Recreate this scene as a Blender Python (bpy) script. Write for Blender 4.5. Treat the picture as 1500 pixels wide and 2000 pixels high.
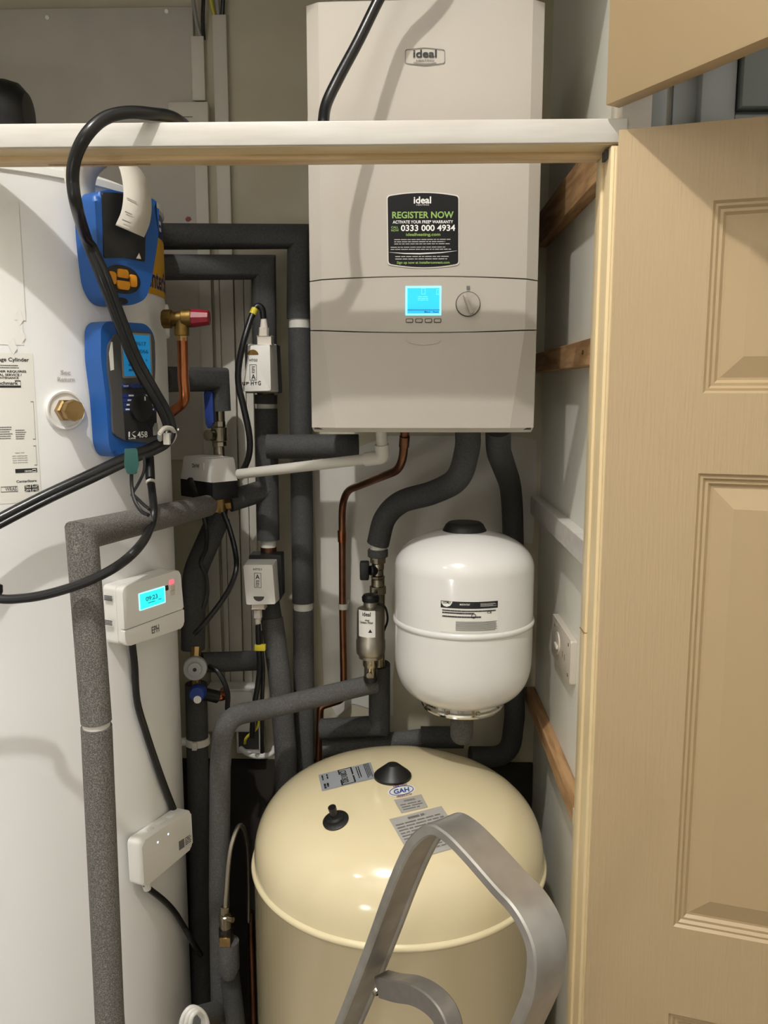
import bpy, bmesh, math, random
from mathutils import Vector as V, Matrix as M
random.seed(7)
for o in list(bpy.data.objects): bpy.data.objects.remove(o)
S = bpy.context.scene
C = S.collection
R_ = math.radians

# ------------------------------------------------------------------ camera
EYE = V((0, 0, 1.55)); F_PX = 1620.0; PITCH = R_(8.35); YAW = R_(1.59); ROLL = R_(0.0)
fw = V((-math.sin(YAW)*math.cos(PITCH), math.cos(YAW)*math.cos(PITCH), -math.sin(PITCH)))
rt = V((math.cos(YAW), math.sin(YAW), 0)); up = rt.cross(fw)
cam = bpy.data.cameras.new('camera'); camo = bpy.data.objects.new('camera', cam); C.objects.link(camo)
camo.matrix_world = M(((rt.x, up.x, -fw.x, EYE.x), (rt.y, up.y, -fw.y, EYE.y), (rt.z, up.z, -fw.z, EYE.z), (0, 0, 0, 1)))
cam.sensor_fit = 'VERTICAL'; cam.sensor_height = 24.0; cam.lens = 24.0*F_PX/2000.0
cam.clip_start = 0.02
S.camera = camo

# ------------------------------------------------------------------ world, lamps, exposure
w = bpy.data.worlds.new('world'); S.world = w; w.use_nodes = True
w.node_tree.nodes['Background'].inputs[0].default_value = (0.9, 0.95, 1.0, 1)
w.node_tree.nodes['Background'].inputs[1].default_value = 0.02
S.view_settings.view_transform = 'Standard'; S.view_settings.look = 'None'
S.view_settings.gamma = 1.0; S.view_settings.exposure = 0.0
LAMPS = [('ceiling_lamp_light', (-0.48, -0.30, 3.75), 166.0, 0.030, (1.0, 0.98, 0.955)),
         ('ceiling_lamp_light', (-1.50, -0.45, 3.40), 15.0, 0.10, (1.0, 0.98, 0.955)),
         ('fill_light', (-1.00, -1.10, 0.95), 12.0, 0.16, (1.0, 0.98, 0.955))]  # added fill light, low behind the viewer, to lift the lower parts
for nm, loc, en, rad, col in LAMPS:
    l = bpy.data.lights.new(nm, 'POINT'); l.energy = en; l.shadow_soft_size = rad; l.color = col
    lo = bpy.data.objects.new(nm, l); lo.location = loc; C.objects.link(lo)

# ------------------------------------------------------------------ pixel -> place helpers
CX, CY, CR = -0.7241, 1.4365, 0.300          # axis and radius of the tall cylinder
def ray(px, py): return fw + rt*((px-750)/F_PX) + up*((1000-py)/F_PX)
def P(px, py, Y): d = ray(px, py); return EYE + d*(Y/d.y)
def PX(px, py, X): d = ray(px, py); return EYE + d*(X/d.x)
def PZ(px, py, Z): d = ray(px, py); return EYE + d*((Z-EYE.z)/d.z)
def PC(px, py, R=CR, cx=CX, cy=CY):
    d = ray(px, py); a = d.x*d.x+d.y*d.y; b = -2*(d.x*cx+d.y*cy); c = cx*cx+cy*cy-R*R
    disc = b*b-4*a*c
    t = (-b-math.sqrt(max(disc, 0)))/(2*a)
    return EYE + d*t
def PN(px, py, o, n): d = ray(px, py); return EYE + d*((o-EYE).dot(n)/d.dot(n))
def L(*a): return [P(*p) for p in a]

# ------------------------------------------------------------------ materials
def lin(h):
    if isinstance(h, str):
        h = h.lstrip('#'); c = [int(h[i:i+2], 16)/255 for i in (0, 2, 4)]
    else: c = list(h)
    return [x/12.92 if x <= 0.04045 else ((x+0.055)/1.055)**2.4 for x in c] + [1]
MATS = {}
def mat(name, col, rough=0.5, metal=0.0, emit=0, col2=None, scale=40, stretch=(1, 1, 1), mix=(0.4, 0.6), bump=0, bscale=None, bstretch=None, coat=0, spec=0.5, detail=3):
    if name in MATS: return MATS[name]
    m = bpy.data.materials.new(name); m.use_nodes = True; nt = m.node_tree; b = nt.nodes['Principled BSDF']
    b.inputs['Base Color'].default_value = lin(col); b.inputs['Roughness'].default_value = rough; b.inputs['Metallic'].default_value = metal
    b.inputs['Specular IOR Level'].default_value = spec
    if coat: b.inputs['Coat Weight'].default_value = coat; b.inputs['Coat Roughness'].default_value = 0.06
    if emit: b.inputs['Emission Color'].default_value = lin(col); b.inputs['Emission Strength'].default_value = emit
    tc = nt.nodes.new('ShaderNodeTexCoord')
    def noise(sc, st):
        mp = nt.nodes.new('ShaderNodeMapping'); mp.inputs['Scale'].default_value = st
        nt.links.new(tc.outputs['Object'], mp.inputs['Vector'])
        n = nt.nodes.new('ShaderNodeTexNoise'); n.inputs['Scale'].default_value = sc; n.inputs['Detail'].default_value = detail
        nt.links.new(mp.outputs[0], n.inputs['Vector']); return n
    if col2:
        n = noise(scale, stretch); r = nt.nodes.new('ShaderNodeValToRGB')
        r.color_ramp.elements[0].position = mix[0]; r.color_ramp.elements[1].position = mix[1]
        r.color_ramp.elements[0].color = lin(col); r.color_ramp.elements[1].color = lin(col2)
        nt.links.new(n.outputs['Fac'], r.inputs[0]); nt.links.new(r.outputs[0], b.inputs['Base Color'])
    if bump:
        n = noise(bscale or scale, bstretch or stretch); bp = nt.nodes.new('ShaderNodeBump'); bp.inputs['Strength'].default_value = bump
        bp.inputs['Distance'].default_value = 0.002
        nt.links.new(n.outputs['Fac'], bp.inputs['Height']); nt.links.new(bp.outputs[0], b.inputs['Normal'])
    MATS[name] = m; return m
mat('plaster_cream', '#c6bfa8', 0.8, col2='#bfb79e', scale=6, bump=0.15, bscale=60)
mat('plaster_white', '#d6d3ca', 0.75, col2='#cfcac0', scale=5, bump=0.12, bscale=50)
mat('hall_paint', '#c2c0bb', 0.8, bump=0.1, bscale=70)
mat('hall_grey', '#aeb4b4', 0.6, bump=0.1, bscale=70)
mat('hall_greypanel', '#8d9492', 0.6)
mat('board', '#cdc7bb', 0.85, col2='#c2bbb0', scale=4, bump=0.1, bscale=40)
mat('shade_dark', '#2e2822', 0.8, col2='#241f1a', scale=8)  # near-black shade beside the cream tank, put into the colour
mat('wall_paint_right', '#ebe9df', 0.5, col2='#e2dfd0', scale=5, mix=(0.35, 0.75), bump=0.2, bscale=25)
mat('white_gloss', '#d4d0c8', 0.35, col2='#cbc6bc', scale=20, stretch=(0.3, 3, 3), bump=0.12, bscale=40)
mat('cream_gloss', '#dcc69a', 0.38, bump=0.08, bscale=50)
mat('door_cream', '#b29b77', 0.42, bump=0.35, bscale=14, bstretch=(22, 22, 1.2), detail=2)
mat('door_smooth', '#b09974', 0.4, bump=0.1, bscale=30)
mat('pine', '#b48f64', 0.65, col2='#946f48', scale=9, stretch=(9, 1, 9), bump=0.2)
mat('pine_end', '#b9a27b', 0.7, col2='#8f7650', scale=60)
mat('pale_wood', '#dcc196', 0.6, col2='#c6a878', scale=12, stretch=(0.6, 8, 8), bump=0.15)
mat('floor_dark', '#a29c92', 0.8, col2='#8e8880', scale=30)
mat('cyl_white', '#f1f0ee', 0.40, bump=0.04, bscale=350, spec=0.4)
mat('cap_white', '#efede8', 0.35)
mat('paper', '#e6e3da', 0.7)
mat('paper_warm', '#dcd6c8', 0.75)
mat('label_cream', '#e9e6dd', 0.5)
mat('print_black', '#1b1b1d', 0.6)
mat('print_grey', '#6d6b68', 0.6)
mat('print_faint', '#b9b7b2', 0.6)
mat('print_white', '#f0efe9', 0.6)
mat('print_green', '#8fb25c', 0.6)
mat('print_navy', '#1d2f6e', 0.5)
mat('navy_band', '#1c2f6b', 0.4)
mat('yellow_band', '#d9a51f', 0.4)
mat('brass', '#a98d60', 0.33, 1.0, col2='#93784e', scale=30)
mat('brass_dull', '#8f7440', 0.45, 1.0, col2='#7a6236', scale=40)
mat('copper', '#b3714a', 0.28, 1.0, col2='#8f5433', scale=12)
mat('copper_dull', '#9a6c50', 0.36, 1.0, col2='#7e5843', scale=14)
mat('nickel', '#b7ae9c', 0.25, 1.0, col2='#9a917f', scale=30)
mat('chrome', '#d0cdc6', 0.12, 1.0)
mat('steel_satin', '#b9b3a6', 0.40, 1.0, bump=0.05, bscale=100)
mat('aluminium', '#c6c3be', 0.36, 0.85, col2='#a39f99', scale=18, mix=(0.35, 0.75), bump=0.12, bscale=30)
mat('alu_dark', '#85807a', 0.5, 0.6, col2='#8c8680', scale=60)
mat('boiler_white', '#b9b2a6', 0.27, bump=0.02, bscale=300)
mat('boiler_flap', '#b8b1a5', 0.3)
mat('boiler_dark', '#3a3936', 0.6)
mat('knob_grey', '#b0a99d', 0.35)
mat('outline_dark', '#4a4642', 0.5)
mat('sticker_black', '#08080a', 0.45, spec=0.3)
mat('sticker_edge', '#d9d5cb', 0.4)
mat('screen_blue', '#27b6f2', 0.3, emit=0.75)
mat('screen_edge', '#8fe4ff', 0.3, emit=0.8)
mat('screen_mark', '#5fd0fb', 0.3, emit=0.8)
mat('screen_dark', '#1372a8', 0.4)
mat('screen_cyan', '#2ff0f2', 0.3, emit=0.9)
mat('screen_cyan_edge', '#b8ffff', 0.3, emit=0.9)
mat('screen_digit', '#159fb4', 0.4)
mat('screen_tester', '#1f8ed0', 0.3, emit=0.28)
mat('led_red', '#ff5a6a', 0.3, emit=1.5)
mat('led_white', '#ffffff', 0.3, emit=1.5)
mat('led_blue', '#cfe6ff', 0.3, emit=2.5)
mat('vessel_white', '#e6e4df', 0.16, coat=0.5)
mat('tank_cream', '#e9dab2', 0.15, coat=0.4, bump=0.01, bscale=120)
mat('tank_bead', '#eadcb4', 0.2, coat=0.4)
mat('rubber_black', '#141414', 0.45)
mat('hose_black', '#161617', 0.3, bump=0.05, bscale=200)
mat('cable_black', '#101011', 0.4)
mat('cable_white', '#e6e4de', 0.4)
mat('cable_grey', '#8d8a84', 0.5)
mat('cable_yellow', '#b7ad2f', 0.5)
mat('tie_white', '#dbd8cd', 0.4)
mat('plastic_white', '#ebe8e1', 0.35)
mat('plastic_white_warm', '#d8d0c2', 0.4)
mat('plastic_ivory', '#c9bfb0', 0.4, bump=0.2, bscale=60)
mat('plastic_grey', '#9b9c9a', 0.5)
mat('plastic_black', '#111112', 0.4)
mat('trunking', '#d3cdc0', 0.55)
mat('pvc_white', '#d5d1c6', 0.4)
mat('foam_grey', '#56534f', 0.85, col2='#8b8781', scale=620, mix=(0.42, 0.66), bump=0.5, bscale=380)
mat('foam_mid', '#4e4d4b', 0.85, col2='#626160', scale=380, mix=(0.45, 0.7), bump=0.4, bscale=380)
mat('foam_charcoal', '#3c3c3b', 0.8, col2='#464645', scale=300, bump=0.2, bscale=300)
mat('rubber_blue', '#1b569f', 0.42)
mat('rubber_blue_dark', '#1a4a92', 0.45)
mat('tester_grey', '#4b4a49', 0.5)
mat('tester_black', '#1b1b1b', 0.4)
mat('tester_frame', '#8d8b86', 0.4)
mat('tester_navy', '#1d3478', 0.45)
mat('button_orange', '#e2961a', 0.4)
mat('red_cap', '#7c0f20', 0.4)
mat('valve_blue', '#1f3a86', 0.45)
mat('green_plug', '#1f4f49', 0.5)
mat('sticker_silver', '#a9a6a0', 0.4)
mat('sticker_bluegrey', '#9a9ea2', 0.4)
mat('logo_white', '#e9e7de', 0.4)
mat('logo_blue', '#2a4b9a', 0.4)
mat('tag_yellow', '#cfc02e', 0.5)
mat('lamp_white', '#f2efe6', 0.4)
def mk(n): return MATS[n]

# ------------------------------------------------------------------ mesh builder
OFF = {}
def basis(o, x, y):
    x = V(x).normalized(); z = x.cross(V(y)).normalized(); y = z.cross(x)
    return M(((x.x, y.x, z.x, o[0]), (x.y, y.y, z.y, o[1]), (x.z, y.z, z.z, o[2]), (0, 0, 0, 1)))
def axis_m(o, d):
    d = V(d).normalized(); a = V((0, 0, 1)) if abs(d.z) < 0.9 else V((1, 0, 0))
    x = a.cross(d).normalized(); y = d.cross(x)
    return M(((x.x, y.x, d.x, o[0]), (x.y, y.y, d.y, o[1]), (x.z, y.z, d.z, o[2]), (0, 0, 0, 1)))
I4 = M.Identity(4)
TXT = {}
def text_geo(s):
    if s in TXT: return TXT[s]
    cu = bpy.data.curves.new('t', 'FONT'); cu.body = s; cu.resolution_u = 3; cu.offset = 0.022; cu.align_x = 'LEFT'
    ob = bpy.data.objects.new('t', cu); C.objects.link(ob)
    me = bpy.data.meshes.new_from_object(ob.evaluated_get(bpy.context.evaluated_depsgraph_get()))
    vs = [v.co.copy() for v in me.vertices]; fs = [tuple(p.vertices) for p in me.polygons]
    bpy.data.objects.remove(ob); bpy.data.curves.remove(cu); bpy.data.meshes.remove(me)
    TXT[s] = (vs, fs); return vs, fs
def rpoly(pts, r, n=5):
    out = []; N = len(pts)
    for i in range(N):
        p = V(pts[i][:2]); a = V(pts[i-1][:2])-p; b = V(pts[(i+1) % N][:2])-p
        la, lb = a.length, b.length
        if la < 1e-9 or lb < 1e-9: continue
        rr = r if not isinstance(r, (list, tuple)) else r[i]
        if rr <= 0: out.append((p.x, p.y)); continue
        k = min(rr, la*0.48, lb*0.48); p0 = p+a/la*k; p1 = p+b/lb*k
        for j in range(n+1):
            t = j/n; q = p0*(1-t)**2+p*2*t*(1-t)+p1*t*t; out.append((q.x, q.y))
    return out
def rect(x0, y0, x1, y1): return [(x0, y0), (x1, y0), (x1, y1), (x0, y1)]
def circ2(cx, cy, r, n=24, ry=None): return [(cx+r*math.cos(2*math.pi*i/n), cy+(ry or r)*math.sin(2*math.pi*i/n)) for i in range(n)]
def smooth(pts, n=6):
    q = [V(p) for p in pts]; q = [q[0]*2-q[1]]+q+[q[-1]*2-q[-2]]; out = []
    for i in range(1, len(q)-2):
        a, b, c, d = q[i-1:i+3]
        for j in range(n):
            t = j/n; out.append(0.5*((2*b)+(c-a)*t+(2*a-5*b+4*c-d)*t*t+(3*b-3*c+d-a)*t**3))
    out.append(q[-2]); return out
def fillet(pts, r, n=7):
    pts = [V(p) for p in pts]; out = [pts[0]]
    for i in range(1, len(pts)-1):
        p = pts[i]; a = pts[i-1]-p; b = pts[i+1]-p
        rr = r[i-1] if isinstance(r, (list, tuple)) else r
        if rr <= 0: out.append(p); continue
        ang = a.angle(b)
        if ang > math.pi-0.02: out.append(p); continue
        k = min(rr/math.tan(ang/2), a.length*0.49, b.length*0.49)
        p0 = p+a.normalized()*k; p1 = p+b.normalized()*k
        for j in range(n+1):
            t = j/n; out.append(p0*(1-t)**2+p*2*t*(1-t)+p1*t*t)
    out.append(pts[-1]); return out
class MB:
    def __init__(s): s.bm = bmesh.new()
    def _merge(s, t, m=None):
        if m is not None: t.transform(m)
        me = bpy.data.meshes.new('tmp'); t.to_mesh(me); t.free(); s.bm.from_mesh(me); bpy.data.meshes.remove(me); return s
    def faces(s, vs, fs, m=None):
        t = bmesh.new(); b = [t.verts.new(v) for v in vs]
        for f in fs:
            try: t.faces.new([b[i] for i in f])
            except ValueError: pass
        return s._merge(t, m)
    def box(s, lo, hi, m=None, bev=0, seg=2):
        t = bmesh.new(); bmesh.ops.create_cube(t, size=1)
        for v in t.verts: v.co = V([(lo[i]+hi[i])/2+v.co[i]*(hi[i]-lo[i]) for i in range(3)])
        if bev: bmesh.ops.bevel(t, geom=t.edges[:], offset=bev, segments=seg, profile=0.5, affect='EDGES')
        return s._merge(t, m)
    def prism(s, pts, z0, z1, m=None, bev=0, seg=3, taper=None):
        t = bmesh.new(); n = len(pts)
        a = [t.verts.new((p[0], p[1], z0)) for p in pts]
        q = taper or pts
        b = [t.verts.new((p[0], p[1], z1)) for p in q]
        t.faces.new(list(reversed(a))); top = t.faces.new(b)
        for i in range(n): t.faces.new([a[i], a[(i+1) % n], b[(i+1) % n], b[i]])
        if bev: bmesh.ops.bevel(t, geom=list(top.edges), offset=bev, segments=seg, profile=0.5, affect='EDGES')
        bmesh.ops.recalc_face_normals(t, faces=t.faces[:])
        return s._merge(t, m)
    def ring(s, outer, inner, z0, z1, m=None):
        n = len(outer); vs = [(p[0], p[1], z) for z in (z0, z1) for pts in (outer, inner) for p in pts]; fs = []
        for i in range(n):
            j = (i+1) % n
            fs += [(2*n+i, 2*n+j, 3*n+j, 3*n+i), (i, j, 2*n+j, 2*n+i), (n+j, n+i, 3*n+i, 3*n+j)]
        return s.faces(vs, fs, m)
    def flat(s, pts, z=0, m=None): return s.faces([(p[0], p[1], z) for p in pts], [tuple(range(len(pts)))], m)
    def lathe(s, prof, m=None, n=32):
        vs, fs, rows = [], [], []
        for r, h in prof:
            if r < 1e-6: rows.append([len(vs)]); vs.append((0, 0, h))
            else:
                rows.append(list(range(len(vs), len(vs)+n)))
                vs += [(r*math.cos(2*math.pi*i/n), r*math.sin(2*math.pi*i/n), h) for i in range(n)]
        for a, b in zip(rows[:-1], rows[1:]):
            for i in range(n):
                j = (i+1) % n
                if len(a) == 1 and len(b) == 1: continue
                if len(a) == 1: fs.append((a[0], b[j], b[i]))
                elif len(b) == 1: fs.append((a[i], a[j], b[0]))
                else: fs.append((a[i], a[j], b[j], b[i]))
        t = bmesh.new(); bv = [t.verts.new(v) for v in vs]
        for f in fs:
            try: t.faces.new([bv[i] for i in f])
            except ValueError: pass
        bmesh.ops.recalc_face_normals(t, faces=t.faces[:])
        return s._merge(t, m)
    def cyl(s, p0, p1, r, r1=None, n=20, bev=0):
        p0, p1 = V(p0), V(p1); h = (p1-p0).length; r1 = r if r1 is None else r1
        pr = [(0, 0), (r-bev, 0), (r, bev), (r1, h-bev), (r1-bev, h), (0, h)] if bev else [(0, 0), (r, 0), (r1, h), (0, h)]
        return s.lathe(pr, axis_m(p0, p1-p0), n)
    def tube(s, pts, r, n=16, caps=True):
        pts = [V(p) for p in pts]; q = [pts[0]]
        for p in pts[1:]:
            if (p-q[-1]).length > 1e-5: q.append(p)
        pts = q; N = len(pts)
        d = [(pts[i+1]-pts[i]).normalized() for i in range(N-1)]
        x = axis_m(pts[0], d[0]).col[0].to_3d(); t = bmesh.new(); rings = []
        for i in range(N):
            d0 = d[max(i-1, 0)]; d1 = d[min(i, N-2)]
            if i > 0 and d0.dot(d1) < 0.99999:
                pass
            y = d0.cross(x).normalized(); nb = (d0+d1).normalized(); ri = r(i/(N-1)) if callable(r) else r
            ring = []
            for k in range(n):
                a = 2*math.pi*k/n; off = (x*math.cos(a)+y*math.sin(a))*ri
                off = off-d0*(off.dot(nb)/max(d0.dot(nb), 0.2)); ring.append(t.verts.new(pts[i]+off))
            rings.append(ring)
            x = d0.rotation_difference(d1) @ x; x = (x-d1*x.dot(d1)).normalized()
        for a, b in zip(rings[:-1], rings[1:]):
            for k in range(n): t.faces.new([a[k], a[(k+1) % n], b[(k+1) % n], b[k]])
        if caps: t.faces.new(list(reversed(rings[0]))); t.faces.new(rings[-1])
        return s._merge(t)
    def text(s, st, x0, y0, x1, y1, z=0.0004, m=None, f=None):
        vs, fs = text_geo(st); xs = [v.x for v in vs]; ys = [v.y for v in vs]
        if not xs: return s
        sx = (x1-x0)/(max(xs)-min(xs)); sy = (y1-y0)/max(max(ys)-min(ys), 1e-6)
        out = [V((x0+(v.x-min(xs))*sx, y0+(v.y-min(ys))*sy, z)) for v in vs]
        if f: out = [f(v) for v in out]
        return s.faces(out, fs, m)
    def bars(s, x0, y0, x1, y1, rows, z=0.0004, m=None, f=None, fill=0.45, ragged=0.25, seed=1):
        rng = random.Random(seed); h = (y1-y0)/rows
        for i in range(rows):
            x = x0; yb = y1-(i+0.5)*h-h*fill/2; end = x1-(x1-x0)*ragged*rng.random()
            while x < end:
                wd = h*rng.uniform(0.9, 3.2); xe = min(x+wd, end); q = [V((x, yb, z)), V((xe, yb, z)), V((xe, yb+h*fill, z)), V((x, yb+h*fill, z))]
                if f: q = [f(v) for v in q]
                s.faces(q, [(0, 1, 2, 3)], m); x = xe+h*0.35
        return s
    def frame(s, x0, y0, x1, y1, t, z=0.0004, m=None, f=None):
        for a in ((x0, y0, x1, y0+t), (x0, y1-t, x1, y1), (x0, y0, x0+t, y1), (x1-t, y0, x1, y1)):
            q = [V((a[0], a[1], z)), V((a[2], a[1], z)), V((a[2], a[3], z)), V((a[0], a[3], z))]
            if f: q = [f(v) for v in q]
            s.faces(q, [(0, 1, 2, 3)], m)
        return s
    def build(s, name, material, parent=None, label=None, ang=35):
        me = bpy.data.meshes.new(name); off = OFF[parent.name] if parent else None
        if off is not None: bmesh.ops.translate(s.bm, verts=s.bm.verts[:], vec=-off)
        s.bm.to_mesh(me); s.bm.free()
        for p in me.polygons: p.use_smooth = True
        me.set_sharp_from_angle(angle=R_(ang))
        me.materials.append(mk(material) if isinstance(material, str) else material)
        o = bpy.data.objects.new(name, me); C.objects.link(o)
        if parent: o.parent = parent
        OFF[o.name] = off if off is not None else V((0, 0, 0))
        if label: o['label'] = label
        return o
def thing(name, label, cat, loc=(0, 0, 0), group=None):
    o = bpy.data.objects.new(name, None); o.empty_display_size = 0.05; o.location = loc; C.objects.link(o)
    o['label'] = label; o['category'] = cat
    if group: o['group'] = group
    OFF[o.name] = V(loc); return o
def solo(mb, name, material, label, cat, group=None):
    o = mb.build(name, material); o['label'] = label; o['category'] = cat
    if group: o['group'] = group
    return o
def struct(mb, name, material, parent=None):
    o = mb.build(name, material, parent)
    if not parent: o['kind'] = 'structure'
    return o
class Pl:
    """flat plane in the place: origin o, right u, up v, normal n towards the viewer; uv() finds the point of it seen at a pixel"""
    def __init__(s, o, u, v=(0, 0, 1)):
        s.m = basis(o, u, v); s.inv = s.m.inverted(); s.o = V(o); s.n = s.m.col[2].to_3d()
    def uv(s, px, py): q = s.inv @ PN(px, py, s.o, s.n); return (q.x, q.y)
    def uvs(s, *a): return [s.uv(*p) for p in a]
    def box(s, x0, y0, x1, y1):
        a = s.uv(x0, y1); b = s.uv(x1, y0); return a[0], a[1], b[0], b[1]
    def txt(s, mb, st, x0, y0, x1, y1, z=0.0004): return mb.text(st, *s.box(x0, y0, x1, y1), z, s.m)
    def bars(s, mb, x0, y0, x1, y1, rows, z=0.0004, **k): return mb.bars(*s.box(x0, y0, x1, y1), rows, z, s.m, **k)
    def pt(s, px, py, z=0): q = s.uv(px, py); return s.m @ V((q[0], q[1], z))

# ================================================================== SETTING
WY = 1.80; XR = 0.29; XL = -1.06; YF0, YF1 = 1.085, 1.148; TOPZ = 3.85; XJ = 0.25; XJ1 = 0.2625
def sbox(name, lo, hi, m, bev=0): return struct(MB().box(lo, hi, None, bev), name, m)
sbox('floor', (-2.6, -1.3, -0.06), (1.5, WY+0.1, 0), 'floor_dark')
sbox('ceiling', (-2.6, -1.3, TOPZ), (1.5, WY+0.1, TOPZ+0.06), 'hall_paint')
sbox('wall_hall_behind', (-2.6, -1.36, 0), (1.5, -1.3, TOPZ), 'hall_paint')
sbox('wall_hall_left', (-2.66, -1.3, 0), (-2.6, 1.05, TOPZ), 'hall_paint')
sbox('wall_hall_right', (1.5, -1.3, 0), (1.56, 1.1, TOPZ), 'hall_paint')
sbox('wall_back', (XL-0.05, WY, 0), (XR+0.05, WY+0.06, TOPZ), 'plaster_cream')
sbox('wall_left', (XL-0.05, YF1, 0), (XL, WY, TOPZ), 'plaster_white')
sbox('wall_right', (XR, YF1, 0), (XR+0.05, WY, TOPZ), 'wall_paint_right')
sbox('wall_front_left', (-2.6, YF0, 0), (XL+0.03, YF1, TOPZ), 'hall_paint')
sbox('wall_front_header', (XL+0.03, YF0, 2.345), (XR, YF1, TOPZ), 'hall_paint')
# wall beyond the open doors, on the right
yw = 1.14
a0 = P(1424, 150, yw).x
sbox('wall_front_right', (XR+0.05, yw, 0), (1.5, yw+0.06, TOPZ), 'hall_grey')
sbox('trim_frame_post', (XJ1, YF0+0.004, 0), (0.3, YF1, TOPZ), 'white_gloss', 0.003)
x1, x2, x3 = P(1300, 150, yw).x, P(1362, 150, yw).x, P(1424, 150, yw).x
m = MB().box((0.30, yw-0.012, 0), (x1, yw, TOPZ), None, 0.002)
struct(m, 'trim_architrave', 'hall_grey')
sbox('trim_stile', (x2, yw-0.02, 0), (x3+0.003, yw, TOPZ), 'hall_grey', 0.002)
zb = P(1450, 218, yw-0.02).z
sbox('trim_rail', (x3+0.003, yw-0.02, zb-0.09), (1.2, yw, zb-0.003), 'hall_grey', 0.002)
d3 = struct(MB().box((x3+0.007, yw-0.03, zb+0.003), (1.1, yw-0.008, TOPZ-0.05), None, 0.002), 'door_3', 'hall_greypanel')
m = MB().cyl((x3+0.003, yw-0.024, P(1432, 125, yw).z), (x3+0.003, yw-0.024, P(1432, 98, yw).z), 0.004)
m.build('hinge', 'cable_grey', d3)

# transom across the cupboard opening
zt, zl = P(600, 236, YF0-0.003).z, P(600, 286, YF0).z
tr = struct(MB().box((XL+0.03, YF0-0.003, zl+0.001), (XJ1+0.006, YF0+0.004, zt), None, 0.0015), 'trim_transom', 'white_gloss')
MB().box((XL+0.03, YF0+0.002, zl), (XJ1+0.006, YF1, zt-0.001)).build('rail', 'cream_gloss', tr)
MB().box((XL+0.03, YF0+0.034, zl-0.006), (XJ, YF1, zl+0.001), None, 0.001).build('door_stop', 'pale_wood', tr)
x0 = P(90, 300, 1.13).x; x9 = P(290, 300, 1.13).x
MB().box((x0, YF0+0.05, zl-0.0068), (x9, YF0+0.0535, zl+0.001)).build('crack', 'pine', tr)
# right jamb with its beads
jb = struct(MB().box((XJ, YF0, 0), (XJ1, YF1, zl-0.001), None, 0.002), 'trim_jamb', 'cream_gloss')
MB().box((XJ+0.004, YF0-0.006, 0), (XJ+0.008, YF0+0.004, zl-0.004), None, 0.0015).build('bead', 'cream_gloss', jb)
MB().box((XJ-0.0035, YF0+0.034, 0), (XJ+0.002, YF1, zl-0.006), None, 0.0015).build('door_stop', 'cream_gloss', jb)
MB().box((XJ-0.004, YF0+0.012, zl-0.014), (XJ+0.004, YF0+0.03, zl-0.003)).build('latch_keep', 'boiler_dark', jb)
MB().box((XJ-0.0045, YF0+0.034, P(1150, 1228, 1.14).z-0.0006), (XJ+0.002, YF1-0.001, P(1150, 1228, 1.14).z+0.0006)).build('joint', 'pine', jb)

# plasterboard panel and pencil marks on the back wall, upper left
m = MB().box((XL, WY-0.012, 1.4), (P(383, 150, WY).x, WY, P(200, 20, WY).z), None, 0.002)
struct(m, 'trim_plasterboard', 'board')
m = MB()
for px, py in ((92, 34), (325, 22)): m.cyl(P(px, py, WY-0.012), P(px, py, WY-0.016), 0.004, n=10)
m.build('screw', 'cap_white', bpy.data.objects['trim_plasterboard'])
m = MB().prism([(p.x, p.z) for p in (P(362, 428, WY-0.012), P(366, 423, WY-0.012), P(372, 424, WY-0.012), P(374, 429, WY-0.012), P(369, 433, WY-0.012), P(364, 432, WY-0.012))], 0.0003, 0.001, M(((1, 0, 0, 0), (0, 0, -1, WY-0.0118), (0, 1, 0, 0), (0, 0, 0, 1))))
m.build('red_mark', 'red_cap', bpy.data.objects['trim_plasterboard'])
# ragged patch of white paint on the cream back wall
ed = [(612, 905), (632, 900), (760, 852), (1000, 850), (1050, 860), (1050, 950), (1040, 1060), (860, 1040), (772, 1120), (765, 1180), (772, 1250), (766, 1330), (770, 1400), (690, 1372), (660, 1400), (632, 1352), (628, 1230), (622, 1150), (616, 1050), (612, 960)]
pp = [P(x+random.uniform(-2, 2), y+random.uniform(-3, 3), WY) for x, y in ed]
struct(MB().prism([(p.x, p.z) for p in pp], 0, 0.0012, M(((1, 0, 0, 0), (0, 0, -1, WY), (0, 1, 0, 0), (0, 0, 0, 1)))), 'trim_paint_patch', 'plaster_white')

sbox('trim_shade_board', (-0.56, WY-0.010, 0), (XR-0.001, WY, P(520, 1482, WY).z), 'shade_dark', 0.001)  # added dark board standing in for the shade low on the back wall
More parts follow.
